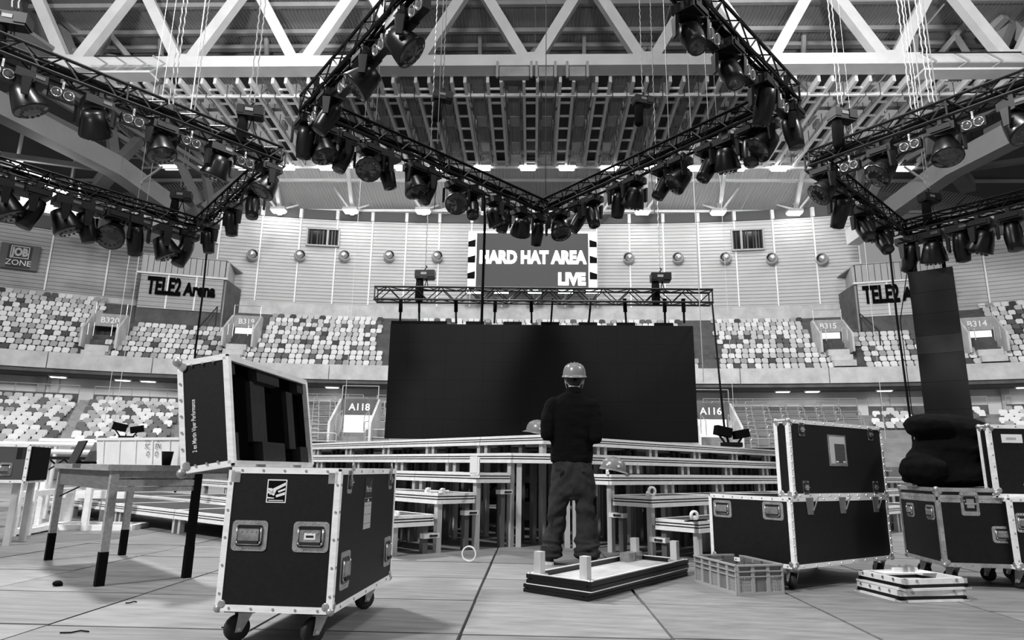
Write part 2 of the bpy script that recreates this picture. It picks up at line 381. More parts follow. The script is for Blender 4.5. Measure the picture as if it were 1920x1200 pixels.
# ================================================================== UPPER WALLS
def panel_mesh(nm, w_, h, mt, pitch=.33, dep=.07):
    b = M(); n = int(h/pitch); vs = []; fs = []
    for k in range(n):
        z = k*h/n; d = h/n
        for zz, y in ((z, 0), (z+d*.45, 0), (z+d*.55, -dep), (z+d*.92, -dep)): vs += [(-w_/2, y, zz), (w_/2, y, zz)]
    vs += [(-w_/2, 0, h), (w_/2, 0, h)]
    for i in range(len(vs)//2-1): fs.append((2*i, 2*i+1, 2*i+3, 2*i+2))
    return b.add(vs, fs).mesh(nm, mt)
ZB, ZT, WO = 15.75, 24.1, 11.
def clad_wall(name, xa, xb, n, zb, zt, mt, label, band=1.0):
    wl = sweep(M(), xa, xb, [(WO+.1, zb-1.6), (WO+.1, zt+band), (WO+.5, zt+band), (WO+.5, zb-1.6), (WO+.1, zb-1.6)], 24).ob(name, conc_sh, kind='structure', label=label)
    sweep(M(), xa, xb, [(WO-.12, zb-2.4), (WO-.12, zb-.04), (WO+.1, zb-.04)], 24, False).ob('wall_base', conc_l, wl, True)
    sweep(M(), xa, xb, [(WO-.02, zt+.05), (WO-.02, zt+band), (WO+.1, zt+band)], 24, False).ob('dark_band', mat('dark_band', .30, .7), wl, True)
    P = [BO(xa+(xb-xa)*i/n, WO, zb) for i in range(n+1)]; me = None
    for a, b in zip(P[:-1], P[1:]):
        L = (b-a).length
        me = panel_mesh('wall_panel', L-.14, zt-zb, mt)
        o = link('wall_panel', me, wl); o.location = (a+b)/2; o.rotation_euler = (0, 0, math.atan2((b-a).y, (b-a).x))
    sm = M().box((0, 0, (zt-zb)/2), (.13, .1, zt-zb)).mesh('seam_strip', seam)
    for i, p in enumerate(P):
        o = link('seam_strip', sm, wl); o.location = p+V((0, -.06, 0)); o.rotation_euler = (0, 0, barc(xa+(xb-xa)*i/n))
        M().box(p+V((0, -.15, zt-zb+.45)), (.28, .3, .9)).ob('bracket', steel, wl)
    return wl
XB = pcx(441, 500, 11.)
clad_wall('wall_back', -26.4, 26.4, 18, ZB, ZT, clad, 'pale ribbed cladding wall at the back of the hall')
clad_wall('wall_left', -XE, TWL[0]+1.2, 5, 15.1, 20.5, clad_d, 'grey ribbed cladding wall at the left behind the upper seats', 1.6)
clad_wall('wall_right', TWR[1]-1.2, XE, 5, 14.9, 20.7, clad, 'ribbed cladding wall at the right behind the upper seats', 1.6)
# corner blocks with the arena lettering
tele = mat('sign_black', .04, .95, spec=.05)
def corner(name, pxa, pxb, pxs, yb, yt, left):
    A, B = PC(pxa, yb, 7.2), PC(pxb, yb, 7.2); A.z = B.z = 11.; zt = PY(pxa, yt, A.y).z if left else PY(pxb, yt, B.y).z
    d = (B-A).normalized(); n = V((d.y, -d.x, 0)); L = (B-A).length; zc = zt-1.55; zl = 13.6
    o = M().prism([A, B, B-n*5+d*(1.2 if left else 0), A-n*5-d*(0 if left else 1.2)], (0, 0, zc-11.)).ob(name, conc_sh, kind='structure', label='projecting corner block of the wall at the %s with arena lettering' % ('left' if left else 'right'))
    ang = math.atan2(d.y, d.x)
    cap = M().prism([A+n*.12-d*.12, B+n*.12+d*.12, B-n*5+d*1.3, A-n*5-d*1.3], (0, 0, 0.001)); 
    nS = 14
    for i in range(nS):
        p = A+d*(L*(i+.5)/nS)+n*.14; M().box((p.x, p.y, zc+.72), (L/nS-.05, .2, 1.44), rot('Z', ang)).ob('top_panel', clad_d, o)
    side = B if left else A; sd = (d if left else -d)
    for i in range(6):
        p = side+sd*.12-n*(5*(i+.5)/6); M().box((p.x, p.y, zc+.72), (.2, 5/6-.05, 1.44), rot('Z', ang)).ob('top_panel', clad_d, o)
    for q in ((A+B)/2,): M().box((q.x, q.y, zc-.1), (L+.5, .5, .16), rot('Z', ang)).ob('ledge', steel, o); 
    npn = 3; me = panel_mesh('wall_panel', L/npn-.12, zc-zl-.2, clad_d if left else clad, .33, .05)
    for i in range(npn):
        q = A+d*(L*(i+.5)/npn)+n*.1; e = link('wall_panel', me, o); e.location = (q.x, q.y, zl); e.rotation_euler = (0, 0, ang)
        if i: q = A+d*(L*i/npn)+n*.12; M().box((q.x, q.y, (zl+zc)/2), (.12, .12, zc-zl), rot('Z', ang)).ob('seam_strip', seam, o)
    M().prism([side-n*.1+sd*.02, side-n*4.9+sd*.02, side-n*4.9+sd*.1, side-n*.1+sd*.1], (0, 0, zc-11)).ob('side_face', conc, o)
    top = M().prism([A, B, B-n*5+d*1.2, A-n*5-d*1.2], (0, 0, .1)); top.v = [p+V((0, 0, zt-11.)) for p in top.v]; top.ob('roof_slab', conc, o)
    return A, B, d, n, L, zc, zl, o
cl = corner('wall_left_corner', 252, 413, 440, 600, 476, True)
cr = corner('wall_right_corner', 1613, 1790, 1578, 610, 484, False)
for (A, B, d, n, L, zc, zl, o), fx, nm in ((cl, .10, 'left'), (cr, .06, 'right')):
    zz = zc-1.25; base = A+n*.22
    t = T('arena_sign', (base+d*(L*.5)).to_3d() if False else V(((base+d*L*.5).x, (base+d*L*.5).y, zz)), math.atan2(d.y, d.x), 'black TELE2 Arena lettering on the %s corner block' % nm, 'sign')
    x = -L*.5+L*fx
    text('lettering', 'TELE2', tele, 2.0, t, frame4((x, -.05, 0), (1, 0, 0), (0, -1, 0)), .05, .075, 'LEFT', fit=L*.40)
    text('lettering', 'Arena', tele, 1.5, t, frame4((x+L*.435, -.05, -.1), (1, 0, 0), (0, -1, 0)), .05, .06, 'LEFT', fit=L*.385)
# stair railings beside the corner blocks
for (px0, py0, px1, py1, nm) in ((372, 615, 408, 575, 'left'), (1648, 620, 1612, 588, 'right')):
    a, b = PC(px0, py0, 4.5), PC(px1, py1, 6.6)
    t = T('stair_railing', (a.x, a.y, a.z-1.6), 0, 'thin sloping stair railing at the foot of the %s corner block' % nm, 'railing')
    M().path([a, b], .05).ob('top_rail', groove, t, True); M().tube(a, (a.x, a.y, a.z-2.), .05).ob('post', groove, t, True); M().tube(b, (b.x, b.y, b.z-2.), .05).ob('post', groove, t, True)
# job sign
A = PC(4, 480, 10.6); X = pcx(37, 480, 10.6); p = BO(X, 10.6, 0); zc = PC(37, 481, 10.6).z; a = barc(X)
js = T('wall_sign', (p.x, p.y, zc-1.1), a, 'dark square JOB ZONE sign on the left ribbed wall', 'sign')
M().bb((-1.35, -.08, 0), (1.35, .1, 2.15)).ob('board', mat('sign_grey', .34, .6), js)
M().bb((-.82, -.12, .1), (.82, -.06, 2.0)).ob('panel', mat('sign_dark', .13, .6), js)
for (a0, b0, c0, d0) in ((-.62, .62, 1.9, 1.95), (-.62, .62, .92, .97), (-.64, -.59, .92, 1.95), (.59, .64, .92, 1.95)): M().bb((a0, -.14, c0), (b0, -.1, d0)).ob('border', wht, js)
text('lettering', 'JOB', mat('sign_pale', .72), .92, js, frame4((0, -.14, 1.42), (1, 0, 0), (0, -1, 0)), .01, .05, 'CENTER', .72)
text('lettering', 'ZONE', wht, .66, js, frame4((0, -.14, .5), (1, 0, 0), (0, -1, 0)), .01, .0, 'CENTER', .98)
# windows
for k, (xa, ya, xb, yb) in enumerate(((577, 428, 635, 462), (1371, 432, 1433, 467))):
    a, b = PC(xa, ya, 10.72), PC(xb, yb, 10.72); w_ = (b.x-a.x); h = a.z-b.z; c = (a+b)/2
    t = link('window_%d' % (k+1), None, kind='structure', loc=(c.x, c.y, b.z), rz=barc(boff(c.x, c.y)[1])); t['label'] = 'dark curtained window high in the ribbed back wall'
    for s in (-1, 1): M().box((s*w_/2, 0, h/2), (.14, .2, h+.14)).ob('jamb', clad_d, t)
    for s in (0, 1): M().box((0, 0, h*s), (w_, .2, .14)).ob('rail', clad_d, t)
    mx = w_*(.14 if k == 0 else -.2); M().box((mx, 0, h/2), (.18, .2, h)).ob('mullion', clad_d, t)
    M().box((0, .12, h/2), (w_, .02, h)).ob('pane', mat('dark_glass', .03, .15), t)
    for i in range(11):
        x = -w_/2+w_*(i+.5)/11
        if i in (2, 6): continue
        M().box((x, .06, h/2), (w_/11*.5, .05, h-.1)).ob('curtain', mat('curtain_%d' % (i % 3), (.22, .10, .3)[i % 3]), t)
# round air nozzles
for i, (px, py) in enumerate(((473, 480), (562, 481), (645, 482), (729, 482), (819, 483), (1180, 486), (1272, 486), (1361, 486), (1448, 487), (1542, 488))):
    p = PC(px, py, 10.7); t = T('air_nozzle', p, barc(boff(p.x, p.y)[1]), '%s round air nozzle on the back wall %s the scoreboard, counted from the left' % (('first', 'second', 'third', 'fourth', 'fifth')[i % 5], 'left of' if i < 5 else 'right of'), 'air nozzle', 'round air nozzles on the back wall')
    b = M(); b.sm = True; b.lathe([(.5, 0), (.5, .95), (.44, .95), (.44, .75)], (0, .25, 0), (.18 if px < 960 else -.18, -1, 0), 20, False).ob('duct', steel_d, t)
    b = M(); b.sm = True; b.lathe([(.44, 0), (.40, .08), (.25, .16), (.0, .2)], (0, -.42, 0), (.18 if px < 960 else -.18, -1, -.4), 18, False).ob('jet_dish', mat('dish', .7, .25, .7), t)
# scoreboard
a, b = PY(879, 434, 57.6), PY(1120, 545, 57.6); c = (a+b)/2; w_ = b.x-a.x; h = a.z-b.z
sb = T('scoreboard', (c.x, c.y, b.z), 0, 'large hanging screen showing HARD HAT AREA LIVE in glowing letters', 'scoreboard')
M().bb((-w_/2, 0, 0), (w_/2, .5, h)).ob('housing', blk_m, sb)
M().bb((-w_/2+.7, -.04, .02), (w_/2-.7, 0, h-.12)).ob('screen', mat('screen_grey', .13, .6, emit=.022), sb)
glow = emis('screen_white', 3.6)
M().bb((-w_/2+.6, -.06, h-.16), (w_/2-.6, 0, h)).ob('lit_edge', glow, sb)
for s in (-1, 1):
    x0 = s*(w_/2-.34)
    for i in range(4):
        z1 = h-i*(h-.1)/3.6
        M().prism([(x0-.32, -.05, z1), (x0+.32, -.05, z1), (x0+.32, -.05, z1-.85-.1*s), (x0-.32, -.05, z1-.85+.1*s)], (0, .05, 0)).ob('lit_stripe', glow, sb)
    M().bb((x0-s*.34, -.05, 0), (x0-s*.42, 0, h)).ob('lit_stripe', glow, sb)
text('lettering', 'HARD HAT AREA', glow, 1.62, sb, frame4((0, -.06, h*.545), (1, 0, 0), (0, -1, 0)), .02, .085, 'CENTER', fit=w_*.83)
text('lettering', 'LIVE', glow, 1.5, sb, frame4((w_/2-1.08, -.06, h*.18), (1, 0, 0), (0, -1, 0)), .02, .085, 'RIGHT', fit=w_*.21)
for i, px in enumerate((888, 940, 1003, 1060, 1112)):
    p = PY(px, 548, 57.3); t = T('screen_lamp', p, 0, 'bright floodlight under the scoreboard, number %s from the left' % ('one', 'two', 'three', 'four', 'five')[i], 'lamp', 'floodlights under the scoreboard')
    M().box((0, .1, .1), (1.5, .4, .3)).ob('housing', blk_m, t); M().box((0, -.15, 0), (1.3, .1, .3)).ob('lens', emis('flood', 6.), t)
# ================================================================== ROOF
ceil = link('ceiling', None, kind='structure', loc=(0, 46, 30)); ceil['label'] = 'corrugated metal roof carried on white steel beams'
def corr(xa, xb, A, B, pitch=.28, dep=.09):     # ribs run along depth; A=(y,z) front, B=(y,z) back
    b = M(); n = int((xb-xa)/pitch); vs = []
    for i in range(n):
        x = xa+(xb-xa)*i/n; d = (xb-xa)/n
        for xx, q in ((x, 0), (x+d*.4, 0), (x+d*.5, dep), (x+d*.9, dep)): vs += [(xx, A[0], A[1]+q), (xx, B[0], B[1]+q)]
    return b.add(vs, [(2*i, 2*i+1, 2*i+3, 2*i+2) for i in range(len(vs)//2-1)])
for i in range(10):
    xa = -50+10*i; corr(xa, xa+9.97, (36.5, 34.9), (52.5, 34.2)).ob('roof_sheet', deckmat, ceil, True)
    corr(xa, xa+9.97, (52.3, 27.4), (61.2, 25.5), .3).ob('roof_sheet', mat('roof_sheet_pale', .82, .6), ceil, True)
for Y in (39.6, 42.2, 45.3, 48.3): M().bb((-50, Y-.15, 34.05), (50, Y+.15, 34.4)).ob('purlin', steel_d, ceil, True)
for Y, z in ((55.6, 26.45), (60.0, 25.3), (52.4, 27.2)): M().bb((-46, Y-.12, z-.2), (46, Y+.12, z+.05)).ob('purlin', steel, ceil, True)
# lower grid of slender beams between the main truss and the lamp row
PER = 2.5; ZA, ZC = 26.85, 25.95; YA, YC = 40.7, 52.2
def zl_(Y): return ZA+(ZC-ZA)*(Y-YA)/(YC-YA)
xc0 = PY(995, 148, 40.6).x
for k in range(-13, 14):
    xc = xc0+PER*k
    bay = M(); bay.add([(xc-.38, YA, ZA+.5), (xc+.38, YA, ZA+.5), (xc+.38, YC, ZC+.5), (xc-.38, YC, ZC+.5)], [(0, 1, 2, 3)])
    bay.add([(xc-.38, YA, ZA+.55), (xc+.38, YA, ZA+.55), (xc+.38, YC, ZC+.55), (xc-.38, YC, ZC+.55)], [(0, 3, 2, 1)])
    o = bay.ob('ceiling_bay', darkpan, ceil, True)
    for s in (-1, 1): M().bar((xc+s*.46, YA, ZA+.2), (xc+s*.46, YC, ZC+.2), .2, .5).ob('beam', steel, o, True)
    for j in range(7):
        Y = YA+1.0+1.62*j; M().bb((xc-.4, Y-.05, zl_(Y)+.1), (xc+.4, Y+.05, zl_(Y)+.25)).ob('cross_bar', steel, o, True)
    # light bay: ribbed deck with a service gangway
    lb = corr(xc+.56, xc+PER-.56, (YA, ZA+1.5), (YC, ZC+1.5), .23, .08).ob('ceiling_deck', deckmat, ceil, True)
    for j in range(3):
        Y = YA+1.6+3.6*j
        M().bb((xc+.9, Y, zl_(Y)+.75), (xc+PER-.9, Y+1.5, zl_(Y)+.8)).ob('grating', steel_d, lb, True)
        for s in (0, 1): M().bb((xc+(.62 if s else PER-.85), Y+.3, zl_(Y)+.25), (xc+(.85 if s else PER-.62), Y+1.1, zl_(Y)+.7)).ob('cable_box', steel_d, lb, True)
        for s in (.75, PER-.75):
            b = M(); b.path([(xc+s, Y-.3, zl_(Y)+.8), (xc+s, Y-.3, zl_(Y)-.15), (xc+s, Y+2.1, zl_(Y)-.2), (xc+s, Y+2.1, zl_(Y)+.7)], .03, 4); b.tube((xc+s, Y+.9, zl_(Y)-.18), (xc+s, Y+.9, zl_(Y)+.75), .025, n=4); b.ob('gangway_rail', mat('dark_rail', .3, .6), lb, True)
for Y, z in ((42.2, ZA-.1), (YC-.2, ZC+.0)): M().bb((-34, Y-.09, z-.14), (34, Y+.09, z+.1)).ob('tie_beam', steel, ceil, True)
# main truss
NODES = [135, 347, 563, 777, 995, 1213, 1437, 1667, 1897]
def truss(name, Y, z0, z1, ch, dg, xs, label, mt, ext=None):
    t = T(name, (0, Y, z0), 0, label, 'roof truss')
    xa, xb = ext or (xs[0]-1.2, xs[-1]+1.2)
    M().bb((xa, Y-ch[0]/2, z0), (xb, Y+ch[0]/2, z0+ch[1])).ob('bottom_chord', mt, t, True)
    M().bb((xa-4, Y-ch[0]/2, z1), (xb+4, Y+ch[0]/2, z1+ch[1])).ob('top_chord', mt, t, True)
    for i, x in enumerate(xs):
        hw = (xs[min(i+1, len(xs)-1)]-xs[max(i-1, 0)])/(4 if 0 < i < len(xs)-1 else 2)
        for s in (-1, 1): M().bar((x+s*.25, Y, z0+ch[1]*.6), (x+s*hw, Y, z1+.2), dg, dg*.9, (0, 1, 0)).ob('diagonal', mt, t, True)
        M().bb((x-.8, Y-ch[0]*.3, z0+ch[1]-.1), (x+.8, Y+ch[0]*.3, z0+ch[1]+.35)).ob('gusset', mt, t, True)
    return t
truss('main_truss', 40, 27.25, 34.3, (1.25, .82), .72, [PY(p, 112, 40).x for p in NODES], 'huge white roof truss with zigzag diagonals across the hall', steel)
truss('rear_truss', 47.2, 28.6, 34.0, (.5, .4), .34, [PY(p, 60, 47).x for p in (255, 470, 690, 905, 1110, 1320, 1540, 1760)], 'slimmer white roof truss seen behind the main roof truss', steel_d)
for i, px in enumerate((905/3, 1500/3, 900, 1095, 1280+680/3, 1280+1310/3)):
    M().bar(PY(px, 105, 46), PY(px, 55, 46), .28, .28, (0, 1, 0)).ob('hanger', steel_d, ceil, True)
# walkways bolted to the truss
for nm, pa, pb, y0 in (('left end', 185, 292, 140), ('right end', 1720, 1905, 135)):
    a, b = PY(pa, y0, 38.9), PY(pb, y0, 38.9)
    t = T('maintenance_walkway', (a+b)/2, 0, 'small service walkway at the %s of the main truss' % nm, 'walkway')
    M().bb((a.x, 38.2, a.z-.3), (b.x, 39.3, a.z-.15)).ob('deck', steel, t, True)
    for k in range(4):
        x = a.x+(b.x-a.x)*k/3.; M().path([(x, 38.3, a.z+1.0), (x+.9, 38.3, a.z+.4), (x, 38.3, a.z-.2)], .06, 5).ob('bracket', steel_d, t, True)
    M().tube((a.x, 38.25, a.z+.95), (b.x, 38.25, a.z+.95), .05).ob('rail', groove, t, True)
for i, (pa, pb) in enumerate(((933, 996), (1006, 1041), (1063, 1101))):
    a, b = PY(pa, 130, 39), PY(pb, 150, 39)
    t = T('roof_speaker', ((a.x+b.x)/2, 39, b.z), 0, '%s of three grey service boxes under the middle of the main truss' % ('left', 'middle', 'right')[i], 'service box', 'boxes under the main truss')
    M().bb((a.x+.15, 38.7, b.z+.1), (b.x-.15, 39.2, a.z)).ob('body', conc, t, True)
    for x in (a.x, b.x): M().bb((x-.08, 38.6, b.z), (x+.08, 38.8, a.z+.35)).ob('bracket', steel_d, t, True)
# lamp rows
def lamp(px, py, Y, w_, lab, grp, e):
    p = PY(px, py, Y); t = T('strip_lamp', p, 0, lab, 'lamp', grp)
    M().box((0, 0, .22), (w_*1.02, .7, .26)).ob('housing', steel_d, t)
    b = M(); b.sm = False
    b.prism([(-w_/2, -.3, .1), (-w_/2+.15, -.34, -.12), (w_/2-.15, -.34, -.12), (w_/2, -.3, .1)], (0, .64, 0)); b.ob('diffuser', e, t)
    M().tube((0, 0, .3), (0, 0, 1.0), .05).ob('stem', steel_d, t)
    return t
for i, px in enumerate((320, 393, 458, 537, 612, 682, 755, 832, 905, 990, 1063, 1142, 1222, 1300, 1383, 1462, 1560, 1630, 1695)):
    lamp(px, 313+px*.002, 52., 1.45, 'bright strip lamp in the long row under the roof edge', 'strip lamps under the roof edge', lampw)
for i, px in enumerate((522, 657, 793, 1205, 1347, 1490)):
    p = PY(px, 397, 57.6); lamp(px, 396+(px-522)*.004, 57.6, 1.35, 'bright lamp below a rafter foot over the back wall, %s from the left' % ('first', 'second', 'third', 'fourth', 'fifth', 'sixth')[i], 'lamps at the rafter feet', lampw)
M().tube(PY(300, 312, 52.3), PY(1720, 317, 52.3), .09).ob('lamp_rail', steel, ceil, True)
M().bb((-28, 51.7, 26.15), (28, 52.0, 26.4)).ob('edge_beam', steel, ceil, True)
for px in (524, 660, 795, 905, 1128, 1208, 1350, 1493):
    p = PY(px, 400, 58.2); q = V((p.x*.945, 52.3, 26.9)); d = -1 if px < 960 else 1
    M().bar(p+V((0, 0, .45)), q, .3, .5).ob('rafter', steel, ceil, True)
    M().bar(p, p+V((d*.2, 2.2, 1.3)), .35, .35).ob('strut', steel, ceil, True)
    M().bar(p, p+V((d*1.5, -1.2, 2.0)), .16, .16).ob('strut', steel, ceil, True); M().bar(p+V((0, -.1, .3)), p+V((-d*1.1, 1.6, 1.5)), .16, .16).ob('strut', steel, ceil, True)
# wind bracing wires on the pale roof
M().tube(PY(640+540/3, 394, 58.8), PY(908, 375, 58.8), .05).ob('tie_rod', steel, ceil, True); M().tube(PY(1120, 384, 58.8), PY(1166, 392, 58.8), .05).ob('tie_rod', steel, ceil, True)
# corner roof and ring girders, mirrored left and right
crm = mat('corner_roof', .44, .7, var=.04, scale=.2)
def ring(s):
    X = lambda x: 1000+s*(x-1000)
    t = T('ring_girder', PC(X(395), 440, 8.), 0, 'massive white box girder sloping up from the %s corner block' % ('left' if s > 0 else 'right'), 'girder')
    a = PC(X(402), 446, 7.6); b = PY(X(215), 312, 42); c = PY(X(-60), 170, 32)
    M().bar(a, b, 1.1, 1.35).ob('box_girder', steel, t, True); M().bar(b, c, 1.1, 1.35).ob('box_girder', steel, t, True)
    for (x1, y1, Y1, x2, y2, Y2, w_) in ((215, 305, 42.2, 207, 235, 44, .6), (222, 303, 42.2, 262, 262, 45, .6), (215, 312, 42, 185, 350, 45, .9), (375, 385, 47, 335, 300, 47, .55), (395, 388, 47, 385, 318, 48, .5), (380, 390, 47, 470, 320, 49, .5), (0, 290, 38, 200, 318, 43, .35), (330, 430, 50, 420, 370, 50, 1.), (10, 180, 37, 150, 250, 42, .5), (60, 160, 40, 300, 300, 46, .35), (120, 165, 41, 390, 330, 48, .3), (190, 190, 42, 430, 340, 49, .3)):
        M().bar(PY(X(x1), y1, Y1), PY(X(x2), y2, Y2), w_, w_).ob('brace', steel_d, t, True)
    M().bar(PY(X(268), 338, 44), PY(X(305), 312, 44), .12, .12).ob('gangway_bracket', steel, t, True); M().bar(PY(X(268), 338, 44), PY(X(265), 345, 44), .12, .12).ob('gangway_bracket', steel, t, True)
    # upper corner crossing members
    for (x1, y1, x2, y2, w_) in ((135, 112, 92, 0, .8), (50, 95, 115, 30, .9), (115, 30, 160, 75, .55), (120, 20, 160, 15, .4), (60, 0, 30, 90, .45), (135, 95, 240, 112, .3), (180, 110, 225, 40, .3), (150, 0, 245, 112, .4), (0, 60, 60, 20, .6)):
        M().bar(PY(X(x1), y1, 44), PY(X(x2), y2, 46), w_, w_).ob('brace', steel_d, t, True)
    return t
ring(1); ring(-1)
for s in (-1, 1):
    b = M(); x0, x1 = s*29., s*75.
    b.prism([(s*34, 38, 29.0), (s*28.5, 52.6, 27.2), (s*26.5, 61.5, 25.8), (s*70, 61.5, 25.2), (s*75, 20, 29.)], (0, 0, .25)); b.ob('corner_roof', crm, ceil, True)
    M().prism([(s*38, 36, 28.5), (s*38, 52, 27.5), (s*38, 52, 36), (s*38, 36, 36)], (s*.2, 0, 0)).ob('gable_panel', crm, ceil, True)
# lit gantry with lamps at the far left and right
for s, nm in ((1, 'left'), (-1, 'right')):
    X = lambda x: 1000+s*(x-1000)
    if s < 0: continue
    a, b = PY(-20, 375, 40), PY(158, 408, 42); t = T('lamp_gantry', (a+b)/2, 0, 'bright floodlight gantry behind the %s lighting truss' % nm, 'gantry')
    M().bar(a, b, .6, .5).ob('beam', wht, t, True); M().bar(PY(-20, 300, 41), PY(60, 325, 41.5), .5, .3).ob('beam', steel, t, True)
    for k, (x, y) in enumerate(((54, 363), (50, 378), (97, 367), (92, 382))):
        p = PY(x, y, 40.2); M().sph(p, .28, 10, 7).ob('lamp', emis('gantry_lamp', 4.), t, True)
    for k, (x, y) in enumerate(((70, 330), (103, 350), (18, 297))):
        p = PY(x, y, 40.); M().box(p, (1.7, .3, .35), rot('Y', .38)).ob('lamp', emis('gantry_lamp2', 14.), t, True)
    for q in (a.lerp(b, .2), a.lerp(b, .8)): M().bar(q, (q.x, q.y, 29.), .15, .15).ob('hanger', steel_d, t, True)
    for x in (42, 85, 150): M().bar(PY(x, 340, 41), PY(x-2, 395, 41), .12, .12).ob('post', wht, t, True)
# ================================================================== LIGHTING RIG
TS = .33; TZ = 7.56
def truss_span(parent, A, B, s=TS, mt=None, step=.29, name='truss_span', loom=True):
    A, B = V(A), V(B); mt = mt or blk_tr; a, d, u = basis(B-A); L = (B-A).length; h = s/2
    root = None
    for t_ in (L/2, .02, L-.02):
        c = A+d*t_; g = M()
        for i, j in ((0, 1), (1, 0)):
            for k in (-1, 1): g.bar(c+a*(h*(-1 if i else k))+u*(h*(k if i else -1)), c+a*(h*(1 if i else k))+u*(h*(k if i else 1)), .03, .03, tuple(d))
        o_ = g.ob('end_frame' if root else name, mt, root or parent, True); root = root or o_
    for i in (-1, 1):
        for j in (-1, 1): M().tube(A+a*(h*i)+u*(h*j), B+a*(h*i)+u*(h*j), .03, n=6).ob('chord', mt, root, True)
    b = M(); n = int(L/step)
    for k in range(n):
        p, q = A+d*(L*k/n), A+d*(L*(k+1)/n); f = 1 if k % 2 else -1
        for i in (-1, 1):
            b.tube(p+a*(h*i)+u*(h*f), q+a*(h*i)-u*(h*f), .015, n=4, cap=False)
            b.tube(p+u*(h*i)+a*(h*f), q+u*(h*i)-a*(h*f), .015, n=4, cap=False)
    b.ob('lacing', mt, root, True, kind='stuff')
    if loom:
        for q, r_ in ((-.4, .035), (.1, .028), (.5, .032)):
            n = int(L/.5); P = [A+d*(L*k/n)+a*(h*q)+u*(-h*.2+.03*math.sin(k*2.1+q*9))+a*(.02*math.sin(k*1.3)) for k in range(n+1)]; M().path(P, r_, 6).ob('cable_loom', blk_m, root, True)
    return root
# fixtures ---------------------------------------------------------
lensm = mat('fixture_lens', .16, .08, spec=.8)
def head_proto(kind, tilt, pan):
    t = T('moving_head', (0, 0, 0), 0, 'x', 'stage light')
    M().box((0, 0, -.05), (.06, .3, .1)).ob('clamp', blk, t)
    b = M(); b.box((0, 0, -.155), (.40, .30, .13)); b.box((0, .16, -.155), (.3, .02, .07)); b.ob('base', blk, t)
    M().box((.1, -.153, -.15), (.12, .012, .05)).ob('display', mat('panel_grey', .35, .3), t)
    R = rot('Z', pan)
    b = M()
    for s in (-1, 1):
        w_ = .19 if kind == 'spot' else .235
        b.add([R @ V(q) for q in ((s*w_, -.07, -.25), (s*w_, .07, -.25), (s*w_, .045, -.52), (s*w_, -.045, -.52), (s*(w_+.045), -.06, -.25), (s*(w_+.045), .06, -.25), (s*(w_+.045), .04, -.53), (s*(w_+.045), -.04, -.53))], [(0, 1, 2, 3), (7, 6, 5, 4), (0, 4, 5, 1), (1, 5, 6, 2), (2, 6, 7, 3), (3, 7, 4, 0)])
    b.box((0, 0, -.235), (.3, .16, .04), R); b.ob('yoke', blk, t)
    ax = R @ V((0, math.sin(tilt), -math.cos(tilt))); c = V((0, 0, -.47))
    b = M(); b.sm = True
    if kind == 'spot':
        b.lathe([(.05, -.24), (.115, -.22), (.14, -.1), (.145, .06), (.13, .2), (.12, .3), (.105, .3)], c, ax, 14)
        h = b.ob('head', blk_g, t); M().lathe([(.10, .0), (.07, .02), (.0, .03)], c+ax*.3, ax, 14, False).ob('lens', lensm, h)
    else:
        b.lathe([(.07, -.2), (.14, -.18), (.18, -.06), (.21, .06), (.235, .17), (.235, .2), (.215, .2)], c, ax, 16)
        h = b.ob('head', blk_g, t); k = M().lathe([(.215, .0), (.14, .03), (.0, .045)], c+ax*.2, ax, 16, False); k.ob('lens', lensm, h)
        b = M(); a, d, u = basis(ax)
        for i in range(12):
            an = 2*PI*i/12; b.sph(c+ax*.225+a*math.cos(an)*.14+u*math.sin(an)*.14, .026, 6, 4)
        b.ob('lens_cells', mat('lens_cell', .2, .15, spec=.6), h)
    return freeze(t)
protos = {}
def fixture(kind, A, B, px, label, group, scale=1., side=0.):
    A, B = V(A), V(B); lo, hi = -.05, 1.05; f = lambda t: proj(A.lerp(B, t))[0]-px
    if f(lo)*f(hi) > 0: t = .5
    for _ in range(40):
        t = (lo+hi)/2
        if f(lo)*f(t) <= 0: hi = t
        else: lo = t
    p = A.lerp(B, t); rz = math.atan2((B-A).y, (B-A).x)
    v = random.choice(range(3)); key = (kind, v); new = key not in protos
    if new:
        protos[key] = head_proto(kind, (.15, -.3, .5)[v] if kind == 'spot' else (.35, -.5, .8)[v], (.4, 1.3, -.6)[v])
    put(protos[key], (p.x, p.y, TZ-TS/2-.02), rz+random.choice((0, PI)), new, label, group, scale=scale)
bp_new = [True]
bl = T('blinder', (0, 0, 0), 0, 'x', 'stage light')
M().box((0, 0, -.08), (.03, .03, .18)).ob('bracket', alu_b, bl)
b = M(); b.box((0, .03, -.24), (.40, .12, .19)); b.ob('housing', blk, bl)
for s in (-1, 1):
    b = M(); b.sm = True; r_ = b.lathe([(.088, 0), (.09, .03), (.07, .03), (.062, .0)], (s*.095, -.03, -.24), (0, -1, -.25), 16, False).ob('lamp_ring', chrome, bl)
    M().lathe([(.066, .0), (.03, .012), (0, .014)], (s*.095, -.035, -.24), (0, -1, -.25), 14, False).ob('bulb', mat('blinder_bulb', .35, .15, spec=.8), r_)
freeze(bl)
def blinder(A, B, px, label, group):
    A, B = V(A), V(B); ts = [i/400 for i in range(-10, 411)]; t = min(ts, key=lambda q: abs(proj(A.lerp(B, q))[0]-px)); p = A.lerp(B, t)
    d = (B-A); rz = math.atan2(d.y, d.x)
    if math.cos(rz) < 0: rz += PI
    put(bl, (p.x, p.y, TZ-TS/2-.02), rz, bp_new[0], label, group); bp_new[0] = False
def pt(x, y): p = PZ(x, y, TZ); return p
scrim = veil('grey_gauze', .08, .26)
